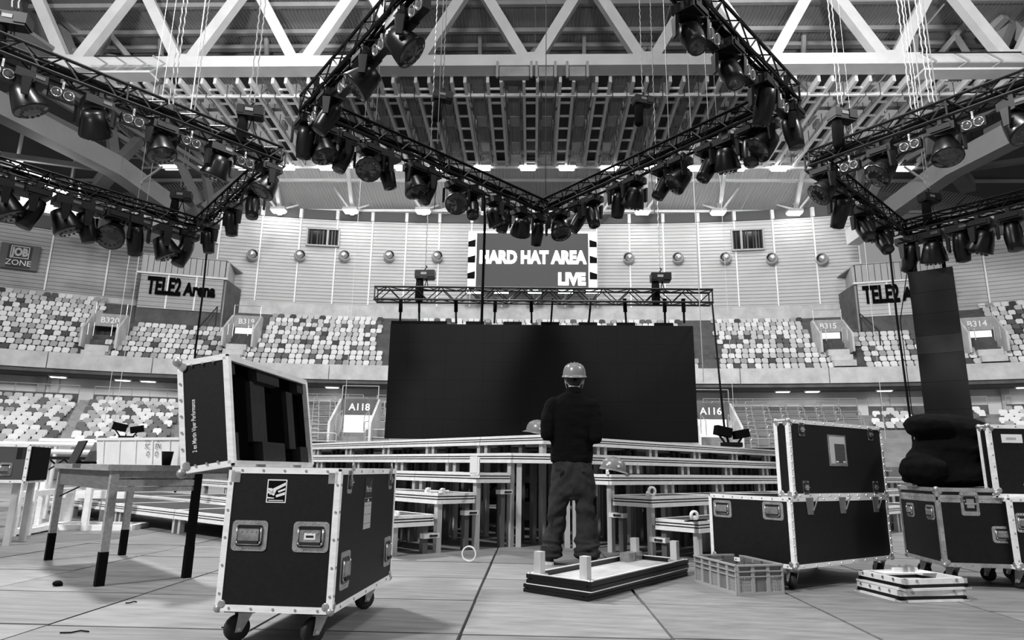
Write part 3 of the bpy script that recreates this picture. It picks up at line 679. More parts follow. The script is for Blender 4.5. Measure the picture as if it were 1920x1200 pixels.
# central square frame
Fc, Lc, Rc = pt(1018, 392), pt(578, 200), pt(1482, 180)
Nc = Lc+Rc-Fc
t1 = T('lighting_truss', (Fc+Lc+Rc+Nc)/4, 0, 'black square lighting truss frame hanging in the middle, corner pointing at the big screen', 'lighting truss')
for a, b_ in ((Fc, Lc), (Lc, Nc), (Nc, Rc), (Rc, Fc)): truss_span(t1, a, b_)
# left and right frames
lA, lB = pt(522, 294), pt(374, 424); dirA = (pt(0, 88)-lA); dirB = (pt(0, 312)-lB); lA2 = lA+dirA*1.25; lB2 = lB+dirB*1.6
t2 = T('lighting_truss', (lA+lB+lA2+lB2)/4, 0, 'black square lighting truss frame at the left with a row of large lamps', 'lighting truss')
for a, b_ in ((lA2, lA), (lA, lB), (lB, lB2)): truss_span(t2, a, b_)
rA, rB = pt(1523, 302), pt(1688, 430); rA2 = rA+(pt(1920, 156)-rA)*1.4; rB2 = rB+(pt(1920, 372)-rB)*2.2
t3 = T('lighting_truss', (rA+rB+rA2+rB2)/4, 0, 'black square lighting truss frame at the right above the tall column', 'lighting truss')
for a, b_ in ((rA2, rA), (rA, rB), (rB, rB2)): truss_span(t3, a, b_)
# gauze stretched inside the frames
def gauze(pts, lab):
    c = sum(pts, V())/len(pts); q = [c+(p-c)*.985+V((0, 0, .02)) for p in pts]
    M().quad(*q).ob('gauze_cloth', scrim, label=lab, cat='gauze')
gauze([Fc, Lc, Nc, Rc], 'thin grey gauze stretched inside the middle truss frame')
gauze([lA, lB, lB2, lA2], 'thin grey gauze stretched inside the left truss frame')
gauze([rA, rB, rB2, rA2], 'thin grey gauze stretched inside the right truss frame')
def row(A, B, spots, washes, blinds, where, sc_=1.12):
    for px in spots: fixture('spot', A, B, px, 'black long-barrelled moving head on the '+where, 'long moving heads, '+where, sc_)
    for px in washes: fixture('wash', A, B, px, 'black wide-mouthed wash head on the '+where, 'wash heads, '+where, sc_)
    for px in blinds: blinder(A, B, px, 'small twin-lamp blinder on the '+where, 'twin-lamp blinders, '+where)
row(Fc, Lc, (650, 729, 806, 887, 945, 1008), (611, 696, 780, 857, 930, 978), (), 'far left side of the middle truss')
row(Fc, Rc, (1085, 1110, 1159, 1243, 1327, 1403), (1049, 1188, 1273, 1358, 1430), (), 'far right side of the middle truss')
row(Lc, Nc, (578, 622), (690, 757), (592, 650, 717, 787), 'near left side of the middle truss')
row(Rc, Nc, (1480, 1428, 1363, 1292), (), (1462, 1398, 1330), 'near right side of the middle truss')
row(lA2, lA, (), (62, 188, 310, 415, 508), (10, 123, 255, 362, 462), 'upper side of the left truss', 1.15)
row(lA, lB, (480, 440, 397), (), (), 'inner side of the left truss', 1.15)
row(lB, lB2, (72, 172, 262, 352), (22, 131, 221, 316), (), 'lower side of the left truss', 1.45)
row(rA2, rA, (), (1542, 1650, 1765, 1897), (1590, 1702, 1820), 'upper side of the right truss', 1.15)
row(rA, rB, (1570, 1613, 1648), (), (), 'inner side of the right truss', 1.25)
row(rB, rB2, (1700, 1795, 1890), (1743, 1833), (), 'lower side of the right truss', 1.4)
# chain hoists ------------------------------------------------------
chainm = mat('chain_steel', .58, .4, .4)
def chain_geo(b, x, y, z0, z1, r=.013):
    n = int((z1-z0)/.11)
    for k in range(n):
        z = z0+(z1-z0)*k/n; dz = (z1-z0)/n; o = .009*(1 if k % 2 else -1)
        b.tube((x-o, y, z), (x+o, y, z+dz), r, n=4, cap=False)
    return b
def hoist(px, py, Z, label, two=True, top=26.5, bag=True, sc_=1., rz=.3, onY=None):
    p = PY(px, py, onY) if onY else PZ(px, py, Z)
    t = T('chain_hoist', p, rz, label, 'chain hoist')
    b = M(); b.box((0, 0, .0), (.52, .26, .24)); b.box((.18, 0, .02), (.2, .30, .2)); b.box((-.2, 0, .01), (.14, .28, .18)); b.ob('motor_body', blk, t)
    M().box((-.02, -.136, .02), (.16, .01, .07)).ob('name_plate', mat('plate', .5), t)
    M().path([(0, 0, .12), (0, 0, .2), (.05, 0, .24), (0, 0, .28)], .02).ob('hook', blk, t)
    if bag:
        b = M(); b.sm = True; b.lathe([(.05, 0), (.10, -.05), (.115, -.25), (.12, -.6), (.09, -.66)], (-.14, 0, -.1), (0, 0, 1), 10); b.ob('chain_bag', cloth_b, t)
    b = M()
    for s in ((-.05, .05) if two else (0,)): chain_geo(b, s, 0, .28, top-p.z)
    b.ob('chain', chainm, t)
    M().path([(.05, 0, -.1), (.1, 0, -.35), (.25, 0, -p.z+TZ+.1 if not onY else -.4)], .012, 4).ob('sling', blk, t)
    M().path([(.05, 0, -.1), (.0, 0, -.35), (-.1, 0, -p.z+TZ+.1 if not onY else -.4)], .012, 4).ob('sling', blk, t)
    return t
hoist(470, 212, 8.35, 'chain hoist above the inner corner of the left truss frame')
hoist(1578, 218, 8.3, 'boxy chain hoist above the inner corner of the right truss frame')
hoist(22, 40, 8.5, 'chain hoist at the top left corner over the left truss')
hoist(340, 368, 8.35, 'dark chain hoist above the lower corner of the left truss frame')
hoist(1742, 372, 8.35, 'dark chain hoist above the lower corner of the right truss frame')
hoist(830, 182, 11., 'chain hoist hanging left of centre inside the middle truss frame', False)
hoist(1205, 190, 11., 'chain hoist hanging right of centre inside the middle truss frame', False)
# plain cables and chains
def cable(name, x, y, Z, r, m_, label, top=None, bot=None, onY=None, cat='cable', dbl=False):
    p = PY(x, y, onY) if onY else PZ(x, y, Z)
    z0, z1 = (bot if bot is not None else p.z), (top if top is not None else 26.8)
    t = T(name, (p.x, p.y, z0), 0, label, cat); b = M()
    if dbl:
        for s in (-.04, .04): chain_geo(b, s, 0, 0, z1-z0)
    else: b.tube((0, 0, 0), (0, 0, z1-z0), r, n=6)
    b.ob('strand', m_, t); return t
for i, (x, y) in enumerate(((320, 196), (358, 205))): cable('hoist_chain', x, y, TZ, .012, chainm, '%s of two pale chains running up from the upper left truss' % ('left', 'right')[i], cat='chain', dbl=(i == 0))
for i, (x, y, d) in enumerate(((1713, 205, True), (1730, 200, False), (1747, 192, True), (1757, 190, False))): cable('hoist_chain', x, y, TZ, .012, chainm, '%s of four pale chains running up from the right truss' % ('first', 'second', 'third', 'fourth')[i], cat='chain', dbl=d)
for i, (x, y, Y, zt) in enumerate(((705, 225, 12.4, 24), (820, 270, 14, 24), (1255, 270, 14, 24), (1330, 255, 13, 24))):
    cable('steel_wire', x, y, 0, .009, chainm, 'thin steel wire %s' % ('left of the middle truss, leftmost of four', 'inside the middle truss frame, left one', 'inside the middle truss frame, right one', 'right of the middle truss, rightmost of four')[i], top=zt, onY=Y)
cable('steel_wire', 1023, 345, 0, .010, groove, 'dark wire hanging down the middle inside the central truss frame', top=22, bot=7.6, onY=15.5)
for i, (x0, y0, Y) in enumerate(((672, 400, 30), (250, 430, 22), (268, 430, 22), (1355, 420, 30), (1632, 560, 26), (1300, 330, 16))):
    p = PY(x0, y0, Y); cable('steel_wire', x0, y0, 0, .011, steel_d, 'long thin wire hanging from the roof, %s of six' % ('third from left', 'leftmost', 'second from left', 'fifth from left', 'rightmost', 'fourth from left')[i], top=25, bot=2.2 if i in (0, 1, 2, 4) else 3., onY=Y)
def slack(name, pts, r, m_, label):
    t = T(name, pts[-1], 0, label, 'cable'); b = M(); b.path(pts, r, 6); b.ob('strand', m_, t, True)
a = pt(388, 440); slack('power_cable', [V((a.x, a.y, TZ-.2)), PY(388, 470, a.y), PY(379, 560, a.y), PY(366, 660, a.y), PY(362, 730, a.y-.2), V((PY(362, 730, a.y).x, a.y-.3, .03))], .03, blk_m, 'thick black cable hanging from the left truss down behind the case lid')
a = pt(1668, 440); slack('power_cable', [V((a.x, a.y, TZ-.2)), PY(1668, 470, a.y), PY(1682, 600, a.y), PY(1706, 780, a.y), PY(1715, 850, a.y), V((PY(1715, 850, a.y).x, a.y, .03))], .032, blk_m, 'thick black cable hanging from the right truss beside the tall column')
slack('power_cable', [PY(1705, 480, a.y-.3), PY(1688, 600, a.y-.3), PY(1712, 790, a.y-.3)], .012, blk_m, 'thin black cable looping beside the thick cable at the right')
a = pt(908, 352); slack('power_cable', [V((a.x, a.y, TZ-.2)), PY(909, 420, a.y), PY(905, 540, a.y), PY(903, 606, a.y)], .032, blk_m, 'thick black cable hanging from the middle truss to the big screen')
slack('power_cable', [PY(1335, 566, 17.4), PY(1348, 700, 15.5), PY(1358, 800, 13.), PY(1366, 830, 12.6)], .022, blk_m, 'thin black cable hanging from the right end of the screen truss')
# ================================================================== BIG LED SCREEN
LY = 17.7; lx0, lx1, lz0, lz1 = -3.92, 4.33, 1.63, 4.74
led = T('led_wall', ((lx0+lx1)/2, LY, lz0), 0, 'huge black video wall built of square panels behind the stage', 'video wall')
NW, NH = 16, 6; pw, ph = (lx1-lx0)/NW, (lz1-lz0)/NH
ledm = mat('led_black', .075, .7, spec=.12, var=.008, scale=60)
pm = M().box((0, 0, 0), (pw-.0025, .09, ph-.0025)).mesh('led_panel', ledm)
for i in range(NW):
    for j in range(NH):
        o = link('led_panel', pm, led); o.location = (lx0+pw*(i+.5)-(lx0+lx1)/2, 0, ph*(j+.5))
    if i % 2 == 0 or i in (1,): M().box((lx0+pw*(i+.5)-(lx0+lx1)/2, .02, lz1-lz0+.045), (pw*.98, .07, .09)).ob('hanging_bar', blk_m, led)
M().bb((-(lx1-lx0)/2, .06, .02), ((lx1-lx0)/2, .16, lz1-lz0-.02)).ob('rear_frame', blk_m, led)
za, zb = 5.62, 5.60
lt = T('screen_truss', (.2, LY, za), 0, 'long black horizontal truss carrying the big video wall', 'truss')
ta, tb = PY(704, 552, LY), PY(1334, 558, LY); truss_span(lt, ta, tb, .36, blk_tr, .36, loom=False)
for i, (x0, x1) in enumerate(((752, 750), (786, 786), (855, 855), (929, 927), (996, 997), (1036, 1033), (1108, 1104), (1171, 1174), (1246, 1247), (1281, 1283))):
    M().bar(PY(x0, 562, LY), PY(x1, 606, LY), .05, .05).ob('drop_strap', blk_m, lt, True); M().bar(PY(x0, 560, LY), PY((x0+x1)/2, 585, LY), .10, .05).ob('drop_strap', blk_m, lt, True)
hoist(797, 516, 0, 'chain hoist on the left half of the screen truss', False, 24., True, 1., 0, LY)
hoist(1238, 521, 0, 'chain hoist with looped cable on the right half of the screen truss', False, 24., True, 1., 0, LY)
# tall column of panels at the right
cA, cB = PY(1702, 512, 17.6), PY(1786, 500, 17.0); cb = PY(1745, 822, 17.6).z; wv = (cB-cA); wv.z = 0; L = wv.length; ztop = (cA.z+cB.z)/2
colm = [mat('column_black', .06, .55, spec=.25), mat('column_grey', .14, .55, spec=.25)]
ct = T('led_column', ((cA+cB)/2).xy.to_3d()+V((0, 0, cb)), math.atan2(wv.y, wv.x), 'tall narrow black video column hanging at the right with one greyer band', 'video column')
n = 8; hh = (ztop-cb)/n; zg0, zg1 = PY(1735, 662, 17.3).z-cb, PY(1735, 628, 17.3).z-cb
zs = [0, zg0*.33, zg0*.66, zg0, zg1, zg1+(ztop-cb-zg1)*.33, zg1+(ztop-cb-zg1)*.66, ztop-cb]
for k in range(7):
    M().box((0, 0, (zs[k]+zs[k+1])/2), (L, .1, zs[k+1]-zs[k]-.006)).ob('led_panel', colm[1 if k == 3 else 0], ct)
for s in (-.32, .32): M().bar((L*s, 0, ztop-cb), (L*s, 0, TZ-cb-.1), .09, .04).ob('drop_strap', blk_m, ct)
# ================================================================== STEPPED STAGE OF RISER DECKS
alu_sh = mat('shaded_leg_aluminium', .38, .5, .3)  # leg aluminium darkened, under-stage shade put into the colour
board_t = mat('deck_board', .20, .7, var=.03, scale=8)
DL, DW = 1.2, .52
def edge_geo(L, hgt=.115, t=.03):          # aluminium edge profile with two grooves, along x, outside at y=0, top at z=0
    b = M()
    b.bb((-L/2, 0, -.032), (L/2, t, 0)); b.bb((-L/2, .002, -.060), (L/2, t, -.046)); b.bb((-L/2, -.004, -hgt), (L/2, t, -.074))
    b.m = 1; b.bb((-L/2+.002, .016, -hgt+.004), (L/2-.002, t-.002, -.004)); b.m = 0
    return b
def deck_proto(L, W, ztop, legs, name='stage_deck', leg_d=.062, leg_m=None):
    t = T(name, (0, 0, 0), 0, 'x', 'stage deck')
    for (l, c, a) in ((L, (0, -W/2), 0), (L, (0, W/2), PI), (W-.06, (-L/2, 0), -PI/2), (W-.06, (L/2, 0), PI/2)):
        o = edge_geo(l-.006).ob('edge_rail', [alu, groove], t); o.location = (c[0], c[1], ztop); o.rotation_euler = (0, 0, a)
    M().bb((-L/2+.03, -W/2+.03, ztop-.03), (L/2-.03, W/2-.03, ztop-.004)).ob('deck_board', board_t, t)
    for (sx, sy) in legs:
        x, y = sx*(L/2-.075), sy*(W/2-.07)
        b = M(); b.bb((x-leg_d/2, y-leg_d/2, 0), (x+leg_d/2, y+leg_d/2, ztop-.1)); b.ob('leg', leg_m or (alu_leg if sy < 0 else alu_sh), t)
    return freeze(t)
ALL4 = ((-1, -1), (1, -1), (-1, 1), (1, 1))
TIER = {1: (0., 8.38, 1.31), 2: (.38, 8.0, 1.07), 3: (.755, 7.655, .84), 4: (1.14, 7.31, .62), 5: (1.54, 6.95, .40)}
ORD = {1: 'top', 2: 'second', 3: 'third', 4: 'fourth', 5: 'lowest'}
AX = .13
for ti, (d, y, z) in TIER.items():
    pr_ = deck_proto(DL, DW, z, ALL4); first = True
    for s in (-1, 1):
        e = V((s*R2, R2, 0)); n = V((-s*R2, R2, 0)); c0 = V((AX+s*d, y, 0))
        nn = (6 if s < 0 else 9) if ti < 5 else (5 if s < 0 else 8)
        for k in range(nn):
            c = c0+e*(DL*(k+.5)+.004*k)+n*(DW/2); rz = math.atan2(e.y, e.x) if s > 0 else math.atan2(-e.y, -e.x)
            put(pr_, c, rz, first, 'aluminium-edged stage deck in the %s tier of the steps, %s of the middle gap' % (ORD[ti], 'left' if s < 0 else 'right'), '%s tier decks, %s' % (ORD[ti], 'left' if s < 0 else 'right')); first = False
# bridge of the second tier across the gap
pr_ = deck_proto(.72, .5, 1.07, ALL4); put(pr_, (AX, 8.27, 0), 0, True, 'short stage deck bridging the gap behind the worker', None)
# main stage floor behind the top tier
pr_ = deck_proto(1.8, 1.8, 1.30, ALL4, leg_m=alu_sh); first = True; AP = V((AX, 8.38+DW*1.42, 0)); eL, eR = V((-R2, R2, 0)), V((R2, R2, 0))
for i in range(4):
    for j in range(4):
        c = AP+eL*(1.805*(i+.5))+eR*(1.805*(j+.5))
        if c.y > 16.3: continue
        nm = 'left half' if i > j else 'right half' if j > i else 'middle line'
        put(pr_, c, PI/4, first, 'dark stage floor deck behind the top tier, '+nm, 'stage floor decks, '+nm); first = False
# added drape that keeps light out from under the stage
for s in (-1, 1):
    a = V((AX+s*.02, 17.3, 0)); b = V((AX+s*8.0, 17.3, 0)); m_ = M(); n = 60; vs_ = []
    for i in range(n+1):
        p = a.lerp(b, i/n)+V((0, .05*math.sin(i*1.9), 0)); vs_ += [p, p+V((0, 0, 1.5))]
    m_.add(vs_, [(2*i, 2*i+2, 2*i+3, 2*i+1) for i in range(n)]); m_.add([p+V((0, .02, 0)) for p in vs_], [(2*i, 2*i+1, 2*i+3, 2*i+2) for i in range(n)])
    m_.ob('light_block_drape', blk_m, label='added black drape blocking light behind the stage, %s half' % ('left' if s < 0 else 'right'), cat='drape')
# leg clamps joining neighbouring tiers along the gap
cp = T('leg_clamp', (0, 0, 0), 0, 'x', 'clamp')
M().box((0, 0, 0), (.20, .08, .05)).ob('clamp_bar', alu_b, cp)
b = M(); b.tube((-.02, -.05, 0), (-.02, .05, 0), .014, n=8); b.ob('clamp_bolt', groove, cp)
M().box((.03, -.045, 0), (.07, .02, .02)).ob('lever', groove, cp); freeze(cp); first = True
for s in (-1, 1):
    for ti in (2, 3, 4):
        d, y, z = TIER[ti]; d2, y2, z2 = TIER[ti+1]; n = V((-s*R2, R2, 0)); e = V((s*R2, R2, 0))
        p = V((AX+s*d, y, z2-.22))+e*.075-n*.03
        put(cp, p, math.atan2(n.y, n.x)+(PI if s > 0 else 0), first, 'shiny clamp joining the legs of the %s and %s tiers, %s of the gap' % (ORD[ti], ORD[ti+1], 'left' if s < 0 else 'right'), None); first = False
# low wide platform at the left
P0, P1 = PZ(317, 999, 0), PZ(140, 971, 0); d = (P1-P0).normalized(); nrm = V((d.y, -d.x, 0)); nrm = -nrm if nrm.y < 0 else nrm
zl = .30; pr_ = deck_proto(1.9, 1.05, zl, ALL4); first = True; S0 = P0-d*2.05
for k in range(4):
    c = S0+d*(1.91*(k+.5)); c = c+nrm*.5; rz = math.atan2(-d.y, -d.x)
    put(pr_, (c.x, c.y, 0), rz, first, 'low stage deck under the table side, %s from the case' % ('nearest', 'second', 'third', 'farthest')[k], 'low platform decks'); first = False
for k in range(4):
    c = S0+d*(1.91*(k+.5)+.3)+nrm*1.9
    o = clone(pr_); o.location = (c.x, c.y, 0); o.rotation_euler = (0, 0, rz); tag(o, 'low stage deck in the back row of the left platform', None, 'back row of the left platform')
# loose tape and white clips on the decks
tp = M(); tp.sm = True; tp.lathe([(.032, -.012), (.052, -.012), (.052, .012), (.032, .012), (.032, -.012)], (0, 0, .052), (0, 1, 0), 20, False)
tape_me = tp.mesh('tape_roll', wht)
def on_tier(px, ti, back=.05):
    d, y, z = TIER[ti]; p = PZ(px, 900, z) if False else None
    s = -1 if px < 1000 else 1; e = V((s*R2, R2, 0)); c0 = V((AX+s*d, y, z)); n = V((-s*R2, R2, 0))
    best = min((i*.02 for i in range(0, 300)), key=lambda q: abs(proj(c0+e*q+n*back)[0]-px)); return c0+e*best+n*back
for px, ti, nm in ((1302, 5, 'right lowest tier'), (1222, 4, 'right fourth tier')):
    link('tape_roll', tape_me, None, 'white roll of tape standing on the '+nm, 'tape', None, None, on_tier(px, ti), .5)
def clip_geo():
    b = M(); b.sm = False; b.box((0, 0, .014), (.05, .035, .028)); b.box((.022, 0, .035), (.028, .03, .03)); b.tube((-.02, 0, .03), (.01, 0, .042), .012, n=6); return b.mesh('cable_clip', wht)
cm = clip_geo()
for i, (px, ti) in enumerate(((797, 5), (802, 4), (835, 4), (873, 4), (1140, 3), (1172, 4), (1246, 5))):
    link('cable_clip', cm, None, 'small white clip on the %s tier %s of the gap, %s one' % (ORD[ti], 'left' if px < 1000 else 'right', ('front', 'outer', 'middle', 'inner', 'helmet', 'inner', 'front')[i]), 'clip', None, None, on_tier(px, ti), random.uniform(0, 3))
p = on_tier(828, 4, .08); b = M(); b.path([p+V((-.12, -.03, .02)), p+V((-.04, .02, .015)), p+V((.08, 0, .02))], .012, 6); b.ob('tape_strip', wht, label='crumpled white tape strip on the fourth tier left of the gap', cat='tape')
# folded white paper hanging on the third tier
p = on_tier(893, 3, -.01); pp = T('paper_sheet', p, -PI/4, 'stack of white paper sheets hung over the third tier edge', 'paper')
for k in range(4): M().box((.012*(-1)**k, -.012-.006*k, .05+.012*k), (.13, .004, .22-.012*k)).ob('sheet', mat('paper_%d' % (k % 2), .92-.05*(k % 2), .8), pp)
# black tape strips on the deck edges
for px, ti, L in ((925, 3, .5), (1190, 3, .9), (1258, 5, .3), (1300, 5, .35)):
    p = on_tier(px, ti, .03); s = -1 if px < 1000 else 1
    M().box(p+V((0, 0, .006)), (L, .05, .01), rot('Z', s*PI/4)).ob('rubber_strip', blk_m, label='flat black rubber strip on the %s tier at %s' % (ORD[ti], 'the paper stack' if px == 925 else 'the orange helmet' if False else 'the resting helmet' if px == 1190 else 'the tape roll, left part' if px == 1258 else 'the tape roll, right part'), cat='strip')
# two small stage lights sitting on the top tier
def small_light(px, py, Y, lab, rz):
    p = PY(px, py, Y); t = T('floor_spot', p, rz, lab, 'stage light')
    b = M(); b.box((0, 0, .04), (.32, .24, .08)); b.ob('base', blk, t)
    for s in (-1, 1):
        M().bar((s*.14, 0, .08), (s*.3, 0, .3), .03, .03).ob('arm', blk, t)
    M().box((-.16, 0, .28), (.3, .16, .17), rot('Y', .2)).ob('lamp', blk_m, t); M().box((.2, 0, .24), (.28, .15, .15), rot('Y', -.2)).ob('lamp', blk_m, t)
    return t
small_light(1372, 838, 12.6, 'pair of small black lamps standing on the top tier right of the screen', .2)
small_light(236, 824, 9.5, 'small black lamp with cables behind the white plastic box', .6).scale = (.62, .62, .62)
# under-stage clutter seen through the gap
b = T('storage_box', (.02, 12.6, 0), .2, 'white storage box lying under the stage behind the gap', 'box')
M().bb((-.35, -.2, 0), (.35, .2, .75)).ob('body', wht, b); M().bb((-.37, -.22, .75), (.37, .22, .8)).ob('lid', conc_l, b)
u = T('folded_truss', (-.1, 11.8, .5), .1, 'short black truss piece lying under the stage', 'truss'); truss_span(u, (-.9, 11.8, .5), (.8, 11.9, .5), .25, blk_tr, .25, loom=False); M().bb((-.9, 11.7, 0), (-.8, 11.9, .4)).ob('foot', alu, u, True); M().bb((.7, 11.8, 0), (.8, 12., .4)).ob('foot', alu, u, True)
# ================================================================== FLIGHT CASES
EX = .032
def ex_bar(p, q, parent, mt=alu, rv=True):
    p, q = V(p), V(q); b = M(); b.bar(p, q, EX, EX)
    o = b.ob('edge_extrusion', mt, parent); return o
RIV = M().lathe([(.0075, 0), (.0065, .003), (.0, .0045)], (0, 0, 0), (0, 0, 1), 8, False).mesh('rivet', chrome)
def rivets(parent, p, q, n_, nv):
    p, q = V(p), V(q); m = V(nv).to_track_quat('Z', 'Y').to_euler()
    for i in range(n_): o = link('rivet', RIV, parent); o.location = p.lerp(q, (i+.5)/n_); o.rotation_euler = m
def corner_ball(p, c, parent, r=.022):
    p, c = V(p), V(c); s = V([1 if p[i] > c[i] else -1 for i in range(3)]); b = M(); b.sm = True; b.sph(p-s*.008, r, 10, 8)
    for i in range(3):
        n = V((0, 0, 0)); n[i] = s[i]; q = V(p); 
        for j in range(3):
            if j != i: q[j] -= s[j]*.03
        b.lathe([(.021, -.004), (.021, .004), (.016, .006)], q, n, 10)
    return b.ob('ball_corner', galv, parent)
def rrect(w_, h, r, n=4):
    pts = []
    for cx, cy, a0 in ((w_/2-r, h/2-r, 0), (-w_/2+r, h/2-r, PI/2), (-w_/2+r, -h/2+r, PI), (w_/2-r, -h/2+r, 3*PI/2)):
        for k in range(n+1): a = a0+PI/2*k/n; pts.append((cx+r*math.cos(a), cy+r*math.sin(a)))
    return pts
def on(mx, b): b.v = [mx @ p for p in b.v]; return b
def handle(mx, parent, w_=.19, h=.15, sticker=False):
    b = M(); b.prism([(x, y, 0) for x, y in rrect(w_, h, .022)], (0, 0, .005)); pl = on(mx, b).ob('handle', galv, parent)
    b = M(); b.prism([(x, y, .005) for x, y in rrect(w_*.74, h*.70, .014)], (0, 0, .002)); on(mx, b).ob('painted_recess', mat('recess_shade', .16, .35, .5), pl)  # slightly proud dark plate, its colour carries the shade of a sunken tray
    b = M(); b.prism([(x, y+h*.02, .007) for x, y in rrect(w_*.58, h*.42, .006)], (0, 0, .012)); on(mx, b).ob('grip_plate', mat('zinc_dark', .56, .35, .5, var=.12, scale=20), pl)
    b = M(); b.sm = True; x, y = w_*.34, h*.27; b.path([(-x, y, .012), (-x, -y*.7, .012), (-x*.85, -y, .012), (x*.85, -y, .012), (x, -y*.7, .012), (x, y, .012)], .006, 6); on(mx, b).ob('bail', chrome, pl)
    b = M(); b.bb((-w_*.28, -h*.26, .01), (w_*.28, -h*.16, .026)); on(mx, b).ob('grip', rubber, pl)
    for i in range(4): on(mx, M().lathe([(.006, .018), (.005, .022), (0, .023)], (w_*(-.2+.135*i), h*.15, 0), (0, 0, 1), 6, False)).ob('rivet', chrome, pl)
    for i in range(5): 
        for s in (-1, 1): on(mx, M().lathe([(.005, .004), (.004, .007), (0, .008)], (w_*(-.4+.2*i), s*h*.43, 0), (0, 0, 1), 6, False)).ob('rivet', chrome, pl)
    if sticker:
        b = M(); b.bb((-.03, -.012, .0195), (.03, .02, .021)); o = on(mx, b).ob('sticker', wht, pl); on(mx, M().bb((-.02, -.002, .021), (.02, .009, .022))).ob('sticker_mark', groove, pl)
    return pl
def latch(mx, parent, w_=.085, h=.13, mt=None):
    b = M(); b.prism([(x, y, 0) for x, y in rrect(w_, h, .016)], (0, 0, .004)); pl = on(mx, b).ob('latch', mt or galv, parent)
    b = M(); b.prism([(x, y, .004) for x, y in rrect(w_*.66, h*.62, .01)], (0, 0, .003)); on(mx, b).ob('painted_recess', mat('recess_shade', .16), pl)  # raised dark plate again, recess shade put into the colour
    b = M(); b.bb((-w_*.2, -h*.18, .007), (w_*.2, h*.2, .016)); b.tube((-w_*.3, 0, .013), (w_*.3, 0, .013), .008, n=8); on(mx, b).ob('butterfly', chrome, pl)
    for sx in (-1, 1):
        for sy in (-1, 1): on(mx, M().lathe([(.005, .004), (.004, .007), (0, .008)], (sx*w_*.36, sy*h*.4, 0), (0, 0, 1), 6, False)).ob('rivet', chrome, pl)
    return pl
def caster(parent, x, y, top, yaw, r=.06):
    c = V((x, y, r)); R = rot('Z', yaw); b = M(); b.box((x, y, top-.004), (.11, .1, .008)); o = b.ob('caster', blk, parent)
    off_ = R @ V((0, .035, 0))
    b = M(); b.sm = True; b.lathe([(.0, -.021), (r*.55, -.02), (r*.93, -.021), (r, -.012), (r, .012), (r*.93, .021), (r*.55, .02), (0, .021)], c+off_, R @ V((1, 0, 0)), 20, False); b.ob('wheel', rubber, o)
    b = M()
    for s in (-1, 1):
        k = R @ V((s*.03, 0, 0)); b.prism([c+off_+k+V((0, 0, -.016))+R @ V((0, .016, 0)), c+off_+k+V((0, 0, -.016))-R @ V((0, .016, 0)), c+k+R @ V((0, -.04, 0))+V((0, 0, top-r-.012)), c+k+R @ V((0, .04, 0))+V((0, 0, top-r-.012))], R @ V((s*.004, 0, 0)))
    b.box((x, y, top-.016), (.08, .08, .012), R); b.ob('fork', galv, o)
    M().tube(c+off_-(R @ V((.04, 0, 0))), c+off_+(R @ V((.04, 0, 0))), .009, n=8).ob('axle', chrome, o)
    M().lathe([(r*.5, .0), (r*.45, .003)], c+off_+(R @ V((.0215, 0, 0))), R @ V((1, 0, 0)), 14).ob('hub', galv, o)
def shell(parent, a, b, mt=lam, balls=True, emt=alu, name='body', skip=(), rv=7):
    a, b = V(a), V(b); c = (a+b)/2; h = EX/2-.004
    bd = M().bb(a, b).ob(name, mt, parent)
    x0, y0, z0 = a+V((h, h, h)); x1, y1, z1 = b-V((h, h, h))
    for (p, q, k) in (((x0, y0, z0), (x1, y0, z0), 'xf0'), ((x0, y1, z0), (x1, y1, z0), 'xb0'), ((x0, y0, z1), (x1, y0, z1), 'xf1'), ((x0, y1, z1), (x1, y1, z1), 'xb1'),
                      ((x0, y0, z0), (x0, y1, z0), 'yl0'), ((x1, y0, z0), (x1, y1, z0), 'yr0'), ((x0, y0, z1), (x0, y1, z1), 'yl1'), ((x1, y0, z1), (x1, y1, z1), 'yr1'),
                      ((x0, y0, z0), (x0, y0, z1), 'zlf'), ((x1, y0, z0), (x1, y0, z1), 'zrf'), ((x0, y1, z0), (x0, y1, z1), 'zlb'), ((x1, y1, z0), (x1, y1, z1), 'zrb')):
        if k in skip: continue
        e = ex_bar(p, q, bd if name != 'body' else parent, emt)
        if rv and k in ('xf0', 'zlf', 'zrf', 'xf1'): rivets(e, V(p)-V((0, EX/2+.0005, 0)), V(q)-V((0, EX/2+.0005, 0)), rv, (0, -1, 0))
        if rv and k in ('yr0', 'zrf', 'yr1'): rivets(e, V(p)+V((EX/2+.0005, 0, 0)), V(q)+V((EX/2+.0005, 0, 0)), rv, (1, 0, 0))
        if rv and k in ('yl0', 'yl1'): rivets(e, V(p)-V((EX/2+.0005, 0, 0)), V(q)-V((EX/2+.0005, 0, 0)), rv, (-1, 0, 0))
    if balls:
        for x in (a.x, b.x):
            for y in (a.y, b.y):
                for z in balls: corner_ball((x, y, z), c, bd if name != 'body' else parent)
    return bd
# face frames for a case w x d, front = -y, right = +x, left = -x
def fF(x, y, z): return frame4((x, y, z), (1, 0, 0), (0, -1, 0))
def fR(x, y, z): return frame4((x, y, z), (0, 1, 0), (1, 0, 0))
def fL(x, y, z): return frame4((x, y, z), (0, -1, 0), (-1, 0, 0))
